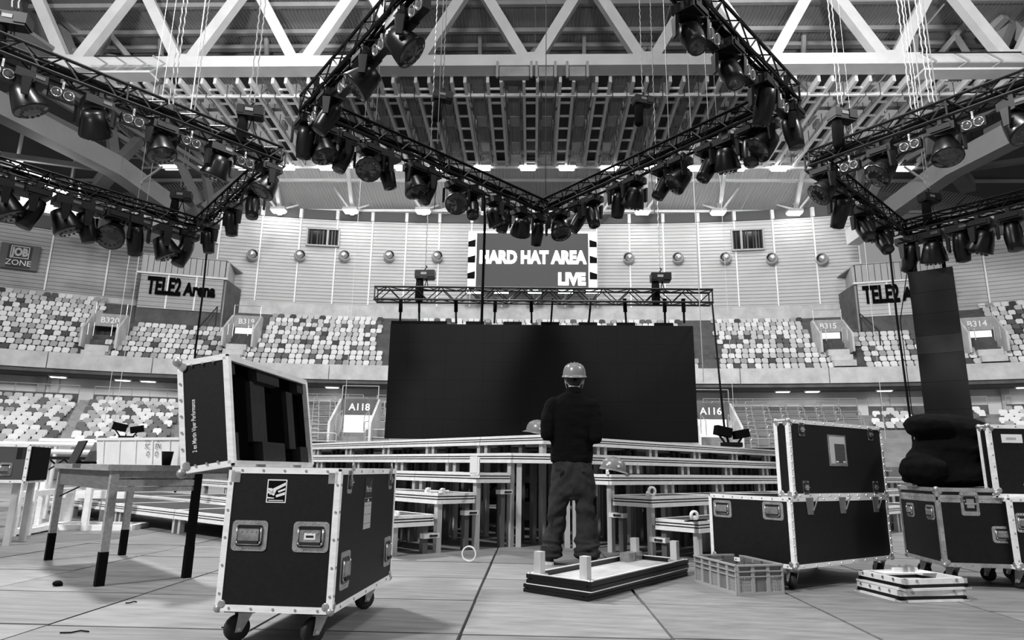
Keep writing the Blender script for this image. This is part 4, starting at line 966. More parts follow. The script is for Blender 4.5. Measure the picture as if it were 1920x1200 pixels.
# ---- open case in the foreground
p_fl, p_fr, p_br = PZ(402, 1143, .17), PZ(622, 1148, .17), PZ(750, 1083, .17)
rz = -.055; w_, d_ = .60, 1.12; zt = .868
R = rot('Z', rz); cen = V(((p_fl.x+p_fr.x)/2, (p_fl.y+p_fr.y)/2, 0))+R @ V((0, d_/2, 0))
c1 = T('flight_case', cen, rz, 'tall black flight case on wheels with its lid standing open, in the foreground', 'flight case')
shell(c1, (-w_/2, -d_/2, .165), (w_/2, d_/2, zt), balls=(.165,), rv=5)
M().bb((-w_/2+.04, -d_/2+.04, zt-.02), (w_/2-.04, d_/2-.04, zt+.002)).ob('opening', blk_m, c1)
for s in (-1, 1): M().bb((s*w_/2-s*.012-.05*(s > 0), -d_/2-.004, zt-.075), (s*w_/2-s*.012+.05*(s < 0), -d_/2, zt-.02)).ob('corner_bracket', galv, c1)
handle(fF(-w_/2+.142, -d_/2, .528), c1); handle(fF(w_/2-.142+.01, -d_/2, .528), c1, sticker=True)
# square logo sticker
lg = M(); lg.prism([(x, y, .001) for x, y in rrect(.106, .118, .003)], (0, 0, .0015)); mx = fF(-.035, -d_/2, .752); lgo = on(mx, lg).ob('logo_sticker', wht, c1)
on(mx, M().bb((-.047, -.053, .0025), (.047, .053, .0035))).ob('logo_field', blk_m, lgo)
for pts in (((-.047, -.012), (-.005, -.012), (-.02, -.002), (-.047, 0)), ((-.02, .012), (.047, .045), (.047, .03), (-.002, .004), (-.012, -.024), (-.026, -.018)), ((-.047, .014), (-.026, .014), (-.016, .004), (-.022, -.014), (-.036, -.02), (-.036, -.012), (-.030, 0), (-.047, .004)),
            ((.006, .0), (.047, .016), (.047, .006), (.012, -.008)), ((-.002, -.02), (.047, -.004), (.047, -.018), (.0, -.032)), ((-.047, -.03), (-.01, -.034), (-.01, -.038), (-.047, -.038))):
    on(mx, M().prism([(x, y, .0035) for x, y in pts], (0, 0, .001))).ob('logo_mark', wht, lgo)
on(mx, M().bb((-.04, -.049, .0035), (.04, -.045, .0042))).ob('logo_mark', wht, lgo)
handle(fR(w_/2, -d_/2+.16, .35), c1, .15, .19); handle(fR(w_/2, d_/2-.13, .35), c1, .15, .18)
latch(fR(w_/2, -d_/2+.15, .80), c1, .075, .12); latch(fR(w_/2, d_/2-.14, .80), c1, .075, .12)
for y in (-d_/2+.17, d_/2-.15): M().path([(w_/2+.012, y-.03, .80), (w_/2+.015, y-.02, .885), (w_/2+.01, y, .905), (w_/2+.012, y+.02, .86)], .006, 5).ob('latch_hook', chrome, c1)
mx = fR(w_/2, -.05, .765); b = M(); b.bb((-.075, -.055, .0), (.075, .055, .002)); lb = on(mx, b).ob('brand_plate', mat('plate_dark', .11, .5), c1)
text('lettering', 'Martin', mat('sticker_grey', .62), .05, lb, mx @ MX.Translation((0, -.012, .003)), .0005, .0008, 'CENTER', .8)
on(mx, M().prism([(.03, .008, .002), (.05, .04, .002), (.036, .02, .002)], (0, 0, .001))).ob('flame_mark', mat('sticker_grey', .62), lb)
mx = fR(w_/2, -.05, .615); b = M(); b.bb((-.068, -.085, .0), (.068, .09, .002)); lb = on(mx, b).ob('delivery_label', mat('label_grey', .68, .6), c1)
on(mx, M().bb((-.066, .066, .002), (.066, .088, .003))).ob('label_band', groove, lb)
on(mx, M().prism([(-.02, .07, .003), (.0, .085, .003), (.01, .07, .003)], (0, 0, .001))).ob('label_mark', wht, lb)
for k in range(3): on(mx, M().bb((-.055, .045-.05*k, .002), (-.02, .047-.05*k, .003))).ob('label_line', groove, lb); on(mx, M().bb((.0, .045-.05*k, .002), (.05, .047-.05*k, .003))).ob('label_line', groove, lb)
for x, y, yw in ((-w_/2+.1, -d_/2+.12, 2.3), (w_/2-.1, -d_/2+.12, 2.5), (-w_/2+.1, d_/2-.12, 2.3), (w_/2-.1, d_/2-.12, 2.4)): caster(c1, x, y, .165, yw, .064)
M().bb((-w_/2+.03, -d_/2+.03, .15), (-w_/2+.19, -d_/2+.21, .165)).ob('skid', blk_m, c1); M().bb((w_/2-.19, -d_/2+.03, .15), (w_/2-.02, -d_/2+.21, .165)).ob('skid', blk_m, c1)
# lid: hinged on the left edge, leaning outwards
ta = math.radians(9.5); U = V((-math.sin(ta), 0, math.cos(ta))); N = V((-math.cos(ta), 0, -math.sin(ta))); HG = V((-w_/2+.015, 0, zt+.012)); LD = .285; LH = .605
def lp(u, y, n): return HG+U*u+N*n+V((0, y, 0))       # u up the lid, n away from the opening
def slabq(u0, u1, y0, y1, n0, n1):
    b = M(); b.add([lp(u, y, n) for n in (n0, n1) for y in (y0, y1) for u in (u0, u1)], [(0, 2, 3, 1), (4, 5, 7, 6), (0, 1, 5, 4), (2, 6, 7, 3), (0, 4, 6, 2), (1, 3, 7, 5)]); return b
hy = d_/2
lid = slabq(0, LH, -hy, hy, LD-.012, LD).ob('lid', lam, c1)
for q in ((0, .012, -hy, hy, 0, LD), (LH-.012, LH, -hy, hy, 0, LD), (0, LH, -hy, -hy+.012, 0, LD), (0, LH, hy-.012, hy, 0, LD)): slabq(*q).ob('lid_panel', lam, lid)
slabq(.012, LH-.012, -hy+.012, hy-.012, .075, LD-.012).ob('foam_lining', mat('black_foam', .03, 1., spec=0.), lid)
for u in (.012, LH-.012):
    for n in (.012, LD-.012): ex_bar(lp(u, -hy+.012, n), lp(u, hy-.012, n), lid)
for y in (-hy+.012, hy-.012):
    for n in (.012, LD-.012): ex_bar(lp(.012, y, n), lp(LH-.012, y, n), lid)
    for u in (.012, LH-.012): ex_bar(lp(u, y, .012), lp(u, y, LD-.012), lid)
for u in (0, LH):
    rivets(lid, lp(.03 if u == 0 else LH-.03, -hy-.008, .05), lp(.03 if u == 0 else LH-.03, -hy-.008, LD-.05), 3, (0, -1, 0)); M().sph(lp(u, -hy, LD), .027, 10, 8).ob('ball_corner', galv, lid, smooth=True); M().sph(lp(u, hy, LD), .027, 10, 8).ob('ball_corner', galv, lid, smooth=True)
    b = M(); s = 1 if u else -1
    b.lathe([(.024, 0), (.022, .006)], lp(u-s*.034, -hy-.003, LD-.03), (0, -1, 0), 10); b.ob('corner_plate', galv, lid)
rivets(lid, lp(.08, -hy-.008, LD-.012), lp(LH-.08, -hy-.008, LD-.012), 5, (0, -1, 0))
def block(ya, yb, u0, u1, n0=.02): slabq(u0*LH, u1*LH, -hy+ya*d_, -hy+yb*d_, n0, .08).ob('foam_block', foam, lid)
block(.012, .10, .84, .975); block(.34, .62, .84, .975); block(.88, .985, .84, .975); block(.012, .10, .03, .30); block(.36, .64, .03, .24); block(.86, .985, .03, .22); block(.30, .47, .245, .835, .045); block(.76, .85, .2, .83, .045)
mx = frame4(lp(LH*.40, -hy-.001, LD-.078), -U*-1, (0, -1, 0)); text('lettering', '2 ex Martin Viper Performance', wht, .034, lid, mx, .0004, .0003, 'CENTER', fit=.285)
for y in (-hy+.3, hy-.3): M().bb((-w_/2-.004, y-.05, zt-.03), (-w_/2+.03, y+.05, zt+.02)).ob('hinge', galv, c1)
# ---- long case at the right with raised lid
mid = PZ(1491, 1066, .17); rz = math.radians(35); ex, ey = V((math.cos(rz), math.sin(rz), 0)), V((-math.sin(rz), math.cos(rz), 0)); w_, d_ = 1.42, .80; zt = PY(1479, 934, mid.y).z
cen = V((mid.x, mid.y, 0))+ex*(w_/2)+ey*(d_/2)
c2 = T('flight_case', cen, rz, 'long black flight case on wheels with its lid raised, right of the crate', 'flight case')
shell(c2, (-w_/2, -d_/2, .165), (w_/2, d_/2, zt), balls=(.165,), rv=8)
M().bb((-w_/2+.04, -d_/2+.04, zt-.02), (w_/2-.04, d_/2-.04, zt+.002)).ob('opening', blk_m, c2)
handle(fL(-w_/2, d_/2-.14, zt-.115), c2, .19, .14); handle(fL(-w_/2, -d_/2+.16, zt-.105), c2, .19, .14)
for x in (-w_/2+.075, w_/2-.09):
    for y in (-d_/2+.075, d_/2-.12): caster(c2, x, y, .165, -.6, .062)
LZ0, LZ1 = zt+.005, PY(1499, 786, mid.y).z; lh = LZ1-LZ0; ld = .13
ld2 = shell(c2, (-w_/2+.05, -d_/2-.0, LZ0), (w_/2+.02, -d_/2+ld, LZ1), balls=(LZ0, LZ1), name='lid', rv=10)
for x in (-w_/2+.22, w_/2-.17):
    latch(fF(x, -d_/2, LZ1-.075), ld2, .085, .11, mat('latch_dark', .34, .4, .5)); latch(fF(x, -d_/2, LZ0+.075), ld2, .085, .11, mat('latch_dark', .34, .4, .5))
b = M(); b.bb((-.13, -d_/2-.006, LZ1-.36), (.13, -d_/2, LZ1-.1)); pk = b.ob('label_holder', galv, ld2)
M().bb((-.11, -d_/2-.008, LZ1-.34), (.11, -d_/2-.006, LZ1-.115)).ob('card', mat('paper_pale', .78), pk); M().bb((-.05, -d_/2-.010, LZ1-.335), (.10, -d_/2-.008, LZ1-.175)).ob('dark_card', mat('card_dark', .27), pk)
M().bb((-.045, -d_/2-.011, LZ1-.33), (-.01, -d_/2-.010, LZ1-.318)).ob('card_mark', wht, pk); M().bb((.06, -d_/2-.011, LZ1-.33), (.09, -d_/2-.010, LZ1-.318)).ob('card_mark', wht, pk)
for k in range(6): M().bb((-.03, -d_/2-.011, LZ1-.2-.018*k), (.08, -d_/2-.010, LZ1-.203-.018*k)).ob('card_line', mat('line_grey', .42), pk)
for x in (-w_/2+.25, -.0, w_/2-.2):
    b = M(); b.prism([(x-.05, -d_/2-.008, zt+.0), (x+.05, -d_/2-.008, zt), (x+.035, -d_/2-.008, zt-.13), (x-.035, -d_/2-.008, zt-.13)], (0, .006, 0)); hg = b.ob('hinge_bracket', mat('zinc_soft', .5, .4, .5), c2)
    M().bar((x+.1, -d_/2-.02, zt+.01), (x+.03, -d_/2-.012, zt-.1), .008, .008).ob('stay_rod', chrome, hg)
# ---- case with the cloth heap
mid = PZ(1771, 1060, .17); rz = -.10; w_, d_ = .95, .70; zt = PY(1758, 915, mid.y).z; zs = PY(1758, 934, mid.y).z
ex, ey = V((math.cos(rz), math.sin(rz), 0)), V((-math.sin(rz), math.cos(rz), 0))
cen = V((mid.x, mid.y, 0))+ex*(w_/2)+ey*(d_/2)
c3 = T('flight_case', cen, rz, 'closed black flight case under the heap of black cloth', 'flight case')
shell(c3, (-w_/2, -d_/2, .165), (w_/2, d_/2, zs-.004), balls=(.165,), rv=7, emt=mat('dull_aluminium', .62, .45, .35, var=.1, scale=9))
shell(c3, (-w_/2, -d_/2, zs), (w_/2, d_/2, zt), balls=(zt,), name='lid', rv=8, emt=MATS['dull_aluminium'])
latch(fF(-w_/2+.25, -d_/2, zs-.04), c3, .14, .19); handle(fF(.0, -d_/2, .42), c3, .17, .13)
for y in (-d_/2+.13, d_/2-.2): handle(fL(-w_/2, y, zs-.12), c3, .14, .12)
for x in (-w_/2+.12, w_/2-.12):
    for y in (-d_/2+.12, d_/2-.12): caster(c3, x, y, .165, .4, .06)
heap_base = (V((mid.x, mid.y, 0)), ex, ey, w_, d_, zt)
# ---- open case at the right edge
fl = PZ(1905, 1066, .17); w_, d_ = .85, .60; zt = PY(1891, 934, fl.y).z; rz = .03
cen = V((fl.x+w_/2, fl.y+d_/2, 0)); c4 = T('flight_case', cen, rz, 'black flight case cut off at the right edge, lid raised', 'flight case')
shell(c4, (-w_/2, -d_/2, .165), (w_/2, d_/2, zt), balls=(.165,), rv=5); handle(fF(-w_/2+.085, -d_/2, zt-.19), c4, .10, .15)
for x in (-w_/2+.12, w_/2-.12):
    for y in (-d_/2+.12, d_/2-.12): caster(c4, x, y, .165, .4, .06)
zl1 = PY(1857, 798, fl.y+.1).z
l4 = shell(c4, (-w_/2-.06, -d_/2+.04, zt+.005), (w_/2, -d_/2+.16, zl1), balls=(zt+.03, zl1), name='lid', rv=6)
for x, z in ((-w_/2+.13, zl1-.11), (-w_/2+.26, zt+.08)): M().bb((x-.085, -d_/2+.034, z-.035), (x+.085, -d_/2+.04, z+.035)).ob('sticker', wht, l4); M().bb((x-.05, -d_/2+.032, z-.008), (x+.03, -d_/2+.034, z+.01)).ob('sticker_mark', mat('label_grey', .68), l4)
# ---- grey case and gear at the left edge
fl = PZ(48, 985, .2) ; p = PY(30, 905, 7.2); c5 = T('flight_case', (p.x-.45, p.y+.2, 0), .35, 'grey-looking flight case cut off at the left edge with open side', 'flight case')
z0, z1 = PY(30, 905, 7.2).z, PY(30, 833, 7.2).z
shell(c5, (-.6, -.3, z0), (.42, .35, z1), mt=mat('grey_laminate', .28, .5), balls=(), rv=4)
M().bb((.425, -.28, z0+.02), (.44, .32, z1-.02)).ob('opening', blk_m, c5); handle(fF(.22, -.3, z0+.14), c5, .12, .14); M().bb((-.1, -.304, z1-.1), (.05, -.3, z1-.04)).ob('label_plate', conc_l, c5); M().bb((-.1, -.304, z0+.08), (.08, -.3, z0+.13)).ob('label_plate', wht, c5)
M().bb((.3, -.3, z1-.16), (.42, -.2, z1-.04)).ob('plug', blk, c5)
for x in (-.5, .32):
    for y in (-.2, .25): M().bb((x-.03, y-.03, 0), (x+.03, y+.03, z0)).ob('leg', alu_leg, c5)
# ================================================================== TABLE AND WHAT STANDS ON IT
wood = mat('pale_wood', .58, .55, var=.06, scale=5, stretch=(1, 9, 9))
wood_d = mat('grey_wood', .40, .55, var=.05, scale=5, stretch=(1, 9, 9))
nl, bl_, fr = PZ(185, 1099, 0), PZ(90, 1050, 0), PZ(353, 1087, 0)
ux = (bl_-nl).normalized(); uy = V((-ux.y, ux.x, 0)); uy = uy if uy.dot(fr-nl) > 0 else -uy
TL, TW = (bl_-nl).length, (fr-nl).dot(uy)+.02; ZT = .872
tb_ = T('work_table', (nl+ux*TL/2+uy*TW/2), math.atan2(ux.y, ux.x), 'wooden work table on tall square legs with black feet, left of the open case', 'table')
sy = 1 if (V((-ux.y, ux.x, 0))-uy).length < .1 else -1      # local y towards the far side
hx, hw = TL/2, TW/2
M().bb((-hx-.05, -hw-.06, ZT-.045), (hx+.05, hw+.06, ZT)).ob('tabletop', wood, tb_)
for x in (-hx, hx):
    for y in (-hw, hw):
        b = M(); b.bb((x-.028, y-.028, .22 if x*y*1 else .2), (x+.028, y+.028, ZT-.045)); lg_ = b.ob('leg', blk_m if (x < 0 and y*sy > 0) else wood, tb_)
        M().bb((x-.03, y-.03, 0), (x+.03, y+.03, .24)).ob('black_foot', blk_m, lg_)
for y in (-hw, hw): M().bb((-hx+.028, y-.012, ZT-.19), (hx-.028, y+.012, ZT-.045)).ob('apron', wood_d, tb_)
for x in (-hx, hx):
    M().bb((x-.012, -hw+.028, ZT-.10), (x+.012, hw-.028, ZT-.045)).ob('apron', wood, tb_); M().bb((x-.02, -hw+.028, ZT-.16), (x+.02, hw-.028, ZT-.112)).ob('drawer_rail', wood, tb_); M().bb((x-.016, -hw+.028, ZT-.20), (x+.016, hw-.028, ZT-.165)).ob('drawer_rail', wood, tb_)
# black legs on the far side nearest the case are black tape-wrapped
# white plastic box with handwriting
binm = mat('milky_plastic', .90, .45, var=.04, scale=5)
a, b_ = PZ(176, 881, ZT+.001), None
Yb = 5.55; a = PY(177, 880, Yb); b_ = PY(334, 884, Yb-.35); zt_ = PY(180, 823, Yb).z
dv = V((b_.x-a.x, b_.y-a.y, 0)); L = dv.length; rz = math.atan2(dv.y, dv.x); 
bx = T('plastic_box', ((a.x+b_.x)/2, (a.y+b_.y)/2, ZT), rz, 'milky white plastic box with handwriting on the table', 'plastic box')
hB = zt_-ZT; dB = .40
def flare(b, x0, x1, y0, y1, z0, z1, f=.02):
    return b.add([(x0, y0, z0), (x1, y0, z0), (x1, y1, z0), (x0, y1, z0), (x0-f, y0-f, z1), (x1+f, y0-f, z1), (x1+f, y1+f, z1), (x0-f, y1+f, z1)], [(0, 3, 2, 1), (0, 1, 5, 4), (1, 2, 6, 5), (2, 3, 7, 6), (3, 0, 4, 7)])
flare(M(), -L/2+.02, L/2-.02, 0, dB, 0, hB).ob('body', binm, bx)
flare(M(), -L/2+.03, L/2-.03, .01, dB-.01, .01, hB).ob('inner_wall', binm, bx)
for (x0, y0, x1, y1) in ((-L/2-.012, -.03, L/2+.012, -.012), (-L/2-.012, dB+.012, L/2+.012, dB+.03), (-L/2-.012, -.03, -L/2+.006, dB+.03), (L/2-.006, -.03, L/2+.012, dB+.03)): M().bb((x0, y0, hB-.012), (x1, y1, hB+.008)).ob('rim', wht, bx)
for k in range(5):
    x = -L/2+.1+(L-.2)*k/4; M().bar((x, -.004, .01), (x, -.022, hB-.014), .008, .008, (0, 1, 0)).ob('rib', binm, bx)
ink = mat('ink_grey', .38)
for s, x, z in (('SO', -.02, .205), ('LNA', .125, .205), ('SC', -.02, .145), ('EN', .10, .145), ('O', -.01, .085), ('O', .085, .085)):
    text('handwriting', s, ink, .058, bx, frame4((L/2-.33+x, -.005-.02*z/hB-.002, z), (1, 0, 0), (0, -1, .07)), .0005, -.0005, 'CENTER', .85)
# black cup
p = PY(310, 884, 5.05); cu = T('cup', (p.x, p.y, ZT), 0, 'black paper cup beside the white box on the table', 'cup'); b = M(); b.sm = True; b.lathe([(.03, 0), (.042, .1), (.040, .1), (.028, .006)], (0, 0, 0), (0, 0, 1), 18, True); b.ob('body', blk_m, cu); b = M(); b.sm = True; b.lathe([(.042, .098), (.0445, .1), (.042, .103)], (0, 0, 0), (0, 0, 1), 18, False); b.ob('rim', rubber, cu)
# laptop seen from the side
p = PZ(158, 881, ZT); p = PY(158, 881, 5.75); lp_ = T('laptop', (p.x, p.y, ZT), .8, 'open black laptop at the left end of the table', 'laptop')
M().box((0, 0, .012), (.2, .3, .02)).ob('keyboard_base', blk_m, lp_); M().box((-.1+.03, 0, .10), (.012, .3, .2), rot('Y', .3)).ob('screen', blk_g, lp_); M().box((.06, 0, .10), (.03, .28, .18), rot('Y', .35)).ob('stand', mat('grey_plastic', .35), lp_)
b = M(); p0 = PY(196, 893, 5.3); b.path([PY(182, 897, 5.4), PY(150, 912, 5.9), PY(112, 930, 6.2)], .006, 5); b.ob('loose_cable', blk_m, label='thin black cord hanging diagonally under the table edge', cat='cable')
# small truss tower piece and pipes at the left
p = PY(128, 882, 9.0); tt_ = T('folded_stand', (p.x, p.y, 0), .2, 'small black scissor stand beyond the laptop', 'stand')
b = M(); z0 = PY(128, 882, 9).z; z1 = PY(128, 862, 9).z
for k in range(3): x = -.25+.18*k; b.tube((x, 0, z0), (x+.18, 0, z1), .012); b.tube((x+.18, 0, z0), (x, 0, z1), .012)
b.ob('lattice', blk, tt_); M().bb((-.3, -.05, z1), (.34, .05, z1+.04)).ob('top_bar', blk, tt_); M().bb((-.3, -.04, 0), (-.24, .04, z1)).ob('foot', alu, tt_); M().bb((.28, -.04, 0), (.34, .04, z1)).ob('foot', alu, tt_)
for i, (xa, ya, xb, yb, Y, lab) in enumerate(((0, 831, 180, 834, 10.5, 'long white pipe rail crossing behind the left case, upper one'), (52, 845, 176, 848, 10.2, 'long white pipe rail crossing behind the left case, lower one'), (107, 827, 178, 829, 10.8, 'short thick white rail just behind the white box'))):
    t = T('pipe_rail', PY((xa+xb)/2, 840, Y), 0, lab, 'rail'); M().tube(PY(xa-30, ya, Y), PY(xb+40, yb+1, Y), .035 if i < 2 else .05).ob('pipe', alu_b, t, True)
    for x in (xa, xb): q = PY(x, ya+2, Y); M().tube((q.x, q.y, 0), q, .03).ob('upright', alu_b, t, True)
p = PY(62, 905, 8.6); t = T('round_post', (p.x, p.y, 0), 0, 'pale round post standing behind the left case', 'post'); z1 = PY(64, 836, 8.6).z; M().tube((0, 0, 0), (0, 0, z1), .06, n=14).ob('post', alu, t); M().bb((-.12, -.12, 0), (.12, .12, .02)).ob('foot', alu, t)
# deck frames standing on edge at the left
for i, (px, py, pt_, lab) in enumerate(((24, 1006, 917, 'left one of two deck frames standing upright at the left edge'), (52, 1004, 915, 'right one of two deck frames standing upright at the left edge'))):
    p = PZ(px-5, py, 0); h = PY(px, pt_, p.y).z; t = T('deck_frame', p, .25, lab, 'deck frame')
    for k in range(2): M().bb((-.05+.055*k, -.03, 0), (-.005+.055*k, .03, h-.02*k)).ob('rail', alu, t); 
    M().bb((-.004, -.02, 0), (.006, .02, h-.04)).ob('groove', groove, t); M().bb((-.05, .03, .02), (.05, 1.2, .08)).ob('rail', alu, t); M().bb((-.05, .03, h-.1), (.05, 1.2, h-.03)).ob('rail', alu, t); M().bb((-.05, 1.14, .08), (.05, 1.2, h-.1)).ob('rail', alu, t)
p = PZ(70, 1000, 0); t = T('deck_frame', (p.x+.25, p.y+.5, 0), .1, 'flat pale deck frame lying on the floor behind the upright frames', 'deck frame')
for y in (0, .5): M().bb((-.6, y-.03, 0), (.6, y+.03, .07)).ob('rail', alu, t)
for x in (-.6, .6): M().bb((x-.03, 0, 0), (x+.03, .5, .07)).ob('rail', alu, t)
p = PZ(90, 985, 0); t = T('deck_frame', (p.x, p.y+.7, 0), .15, 'pale frame with cross rail standing between the upright frames and the table', 'deck frame')
h = PY(90, 918, p.y+.7).z
for x in (-.28, .3): M().bb((x-.03, -.03, 0), (x+.03, .03, h-.02)).ob('leg', alu_leg, t)
M().bb((-.35, -.04, h-.12), (.6, .04, h)).ob('rail', alu, t); M().bb((-.35, .04, h-.10), (-.27, .5, h)).ob('rail', alu, t)
# ================================================================== THINGS ON THE FLOOR
b = M(); b.sm = True; p = PZ(879, 1043, .06); b = M(); b.lathe([(.062, -.008), (.074, -.008), (.074, .008), (.062, .008), (.062, -.008)], (0, 0, .074), (.2, 1, 0), 28, False); p = PZ(879, 1053, 0); b.ob('tape_ring', wht, label='white ring standing on the floor before the left steps', cat='ring', loc=p)
b = M(); b.sm = True; b.sph((0, 0, .018), (.035, .028, .022), 9, 6); b.box((.02, .0, .012), (.03, .02, .02)); b.ob('tape_lump', blk_m, label='small black lump on the floor at the lower left', cat='litter', loc=PZ(107, 1099, 0))
for i, (px, py, L) in enumerate(((112, 1188, .13), (235, 1132, .05), (415, 1178, .06))):
    p = PZ(px, py, .002); b = M(); b.path([(0, 0, .004), (L*.4, .01, .004), (L*.6, .05, .005), (L, .04, .004)], .004, 4); b.ob('tape_scrap', blk_m, label='thin black tape scrap on the floor, %s' % ('at the lower left corner', 'before the table', 'by the front wheel of the open case')[i], cat='litter', loc=p)
# upside-down deck frames in front of the worker
def floor_deck(t, L, W, z0, h, mt_e, parts=True):
    for (a_, b_, c_, d_) in ((-L/2, -W/2, L/2, -W/2+.035), (-L/2, W/2-.035, L/2, W/2), (-L/2, -W/2+.035, -L/2+.035, W/2-.035), (L/2-.035, -W/2+.035, L/2, W/2-.035)):
        b = M(); b.bb((a_, b_, z0), (c_, d_, z0+h*.42)); b.bb((a_, b_, z0+h*.56), (c_, d_, z0+h)); b.m = 1; b.bb((a_+.006, b_+.006, z0+.004), (c_-.006, d_-.006, z0+h*.9)); b.ob('edge_rail', [mt_e, groove], t)
    return t
l0, m0, r0 = PZ(981, 1108, .01), PZ(1109, 1126, .01), PZ(1292, 1076, .01)
ux = (r0-m0).normalized(); L = (r0-m0).length; uy = V((-ux.y, ux.x, 0)); W = .56
cen = m0+ux*L/2+uy*W/2; cen.z = 0
da = T('stage_deck', cen, math.atan2(ux.y, ux.x), 'stage deck lying upside down on the floor with four short leg stubs', 'stage deck')
floor_deck(da, L, W, .062, .066, blk_g)
M().bb((-L/2+.04, -W/2+.04, .08), (L/2-.04, W/2-.04, .095)).ob('underside_board', mat('pale_underside', .62, .6, var=.08, scale=5), da)
for y in (-W/2+.02, W/2-.02): M().bb((-L/2, y-.008, .128), (L/2, y+.008, .134)).ob('lip', alu_b, da)
for x in (-L/2+.02, L/2-.02): M().bb((x-.008, -W/2, .128), (x+.008, W/2, .134)).ob('lip', alu_b, da)
for (x, y) in ((-L/2+.07, -W/2+.09), (-L/2+.07, W/2-.07), (L/2-.1, W/2-.09), (L/2-.08, -W/2+.09)):
    M().bb((x-.03, y-.03, .095), (x+.03, y+.03, .285)).ob('leg_stub', alu_leg, da); M().bb((x-.045, y-.045, .095), (x+.045, y+.045, .13)).ob('leg_socket', galv, da)
for x in (L/2-.25, L/2-.12): M().bb((x-.06, W/2-.14, .095), (x+.06, W/2-.05, .17)).ob('corner_plate', mat('zinc_dark', .5), da)
db = T('stage_deck', cen+V((-.015, .01, 0)), math.atan2(ux.y, ux.x)-.012, 'black-edged stage deck under the upside-down deck before the worker', 'stage deck')
for z in (.058,):
    for y in (-W/2, W/2): M().bb((-L/2, y-.004, z), (L/2, y+.004, z+.006)).ob('lip', alu_b, da)
    for x in (-L/2, L/2): M().bb((x-.004, -W/2, z), (x+.004, W/2, z+.006)).ob('lip', alu_b, da)
floor_deck(db, L, W, 0., .056, blk_g); M().bb((-L/2+.03, -W/2+.03, .03), (L/2-.03, W/2-.03, .06)).ob('deck_board', board_t, db)
# stack of small frames at the right
q0, q1, q2 = PZ(1612, 1115, 0), PZ(1690, 1130, 0), PZ(1814, 1127, 0)
ux = (q2-q1).normalized(); L = (q2-q1).length; uy = V((-ux.y, ux.x, 0)); W = max(.45, (q0-q1).dot(uy)*1.3); cen = q1+ux*L/2+uy*W/2
for k in range(2):
    t = T('deck_frame', (cen.x+.02*k, cen.y, 0), math.atan2(ux.y, ux.x)+(.0, .05)[k], '%s of two small aluminium frames stacked on the floor at the right' % ('lower', 'upper')[k], 'deck frame')
    for j in range(2):
        z = .08*k+.04*j; m_ = (blk_g, alu_b)[j] if k == 0 else (blk_g, alu_b)[j]
        grow = .015*(j == 0)
        for (a_, b_, c_, d_) in ((-L/2, -W/2, L/2, -W/2+.03), (-L/2, W/2-.03, L/2, W/2), (-L/2, -W/2, -L/2+.03, W/2), (L/2-.03, -W/2, L/2, W/2)): 
            M().bb((a_-grow, b_-grow, z), (c_+grow, d_+grow, z+.016)).ob('rail', alu_b, t); M().bb((a_, b_, z+.016), (c_, d_, z+.036)).ob('rail', m_, t)
    for x in (-L/2+.1, L/2-.1): 
        M().lathe([(.012, 0), (.012, .006)], (x, -W/2-.001, .08*k+.064), (0, -1, 0), 8).ob('bolt', galv, t)
    for i in range(4): M().lathe([(.011, 0), (.011, .006)], (-L/2-.001, -W/2+.1+.1*i, .08*k+.064), (-1, 0, 0), 8).ob('bolt', chrome, t)
M_ = T('clamp_set', (cen.x+.02, cen.y+.08, .16), .2, 'small shiny clamp lying inside the stacked frames', 'clamp')
M().bb((-.1, -.015, 0), (.1, .015, .03)).ob('clamp_bar', alu_b, M_); M().bb((-.03, -.03, 0), (.0, .03, .05)).ob('jaw', galv, M_); M().bb((.03, -.03, 0), (.06, .03, .05)).ob('jaw', galv, M_); M().bb((-.22, -.06, -.004), (.22, .06, 0)).ob('cross_plate', alu, M_)
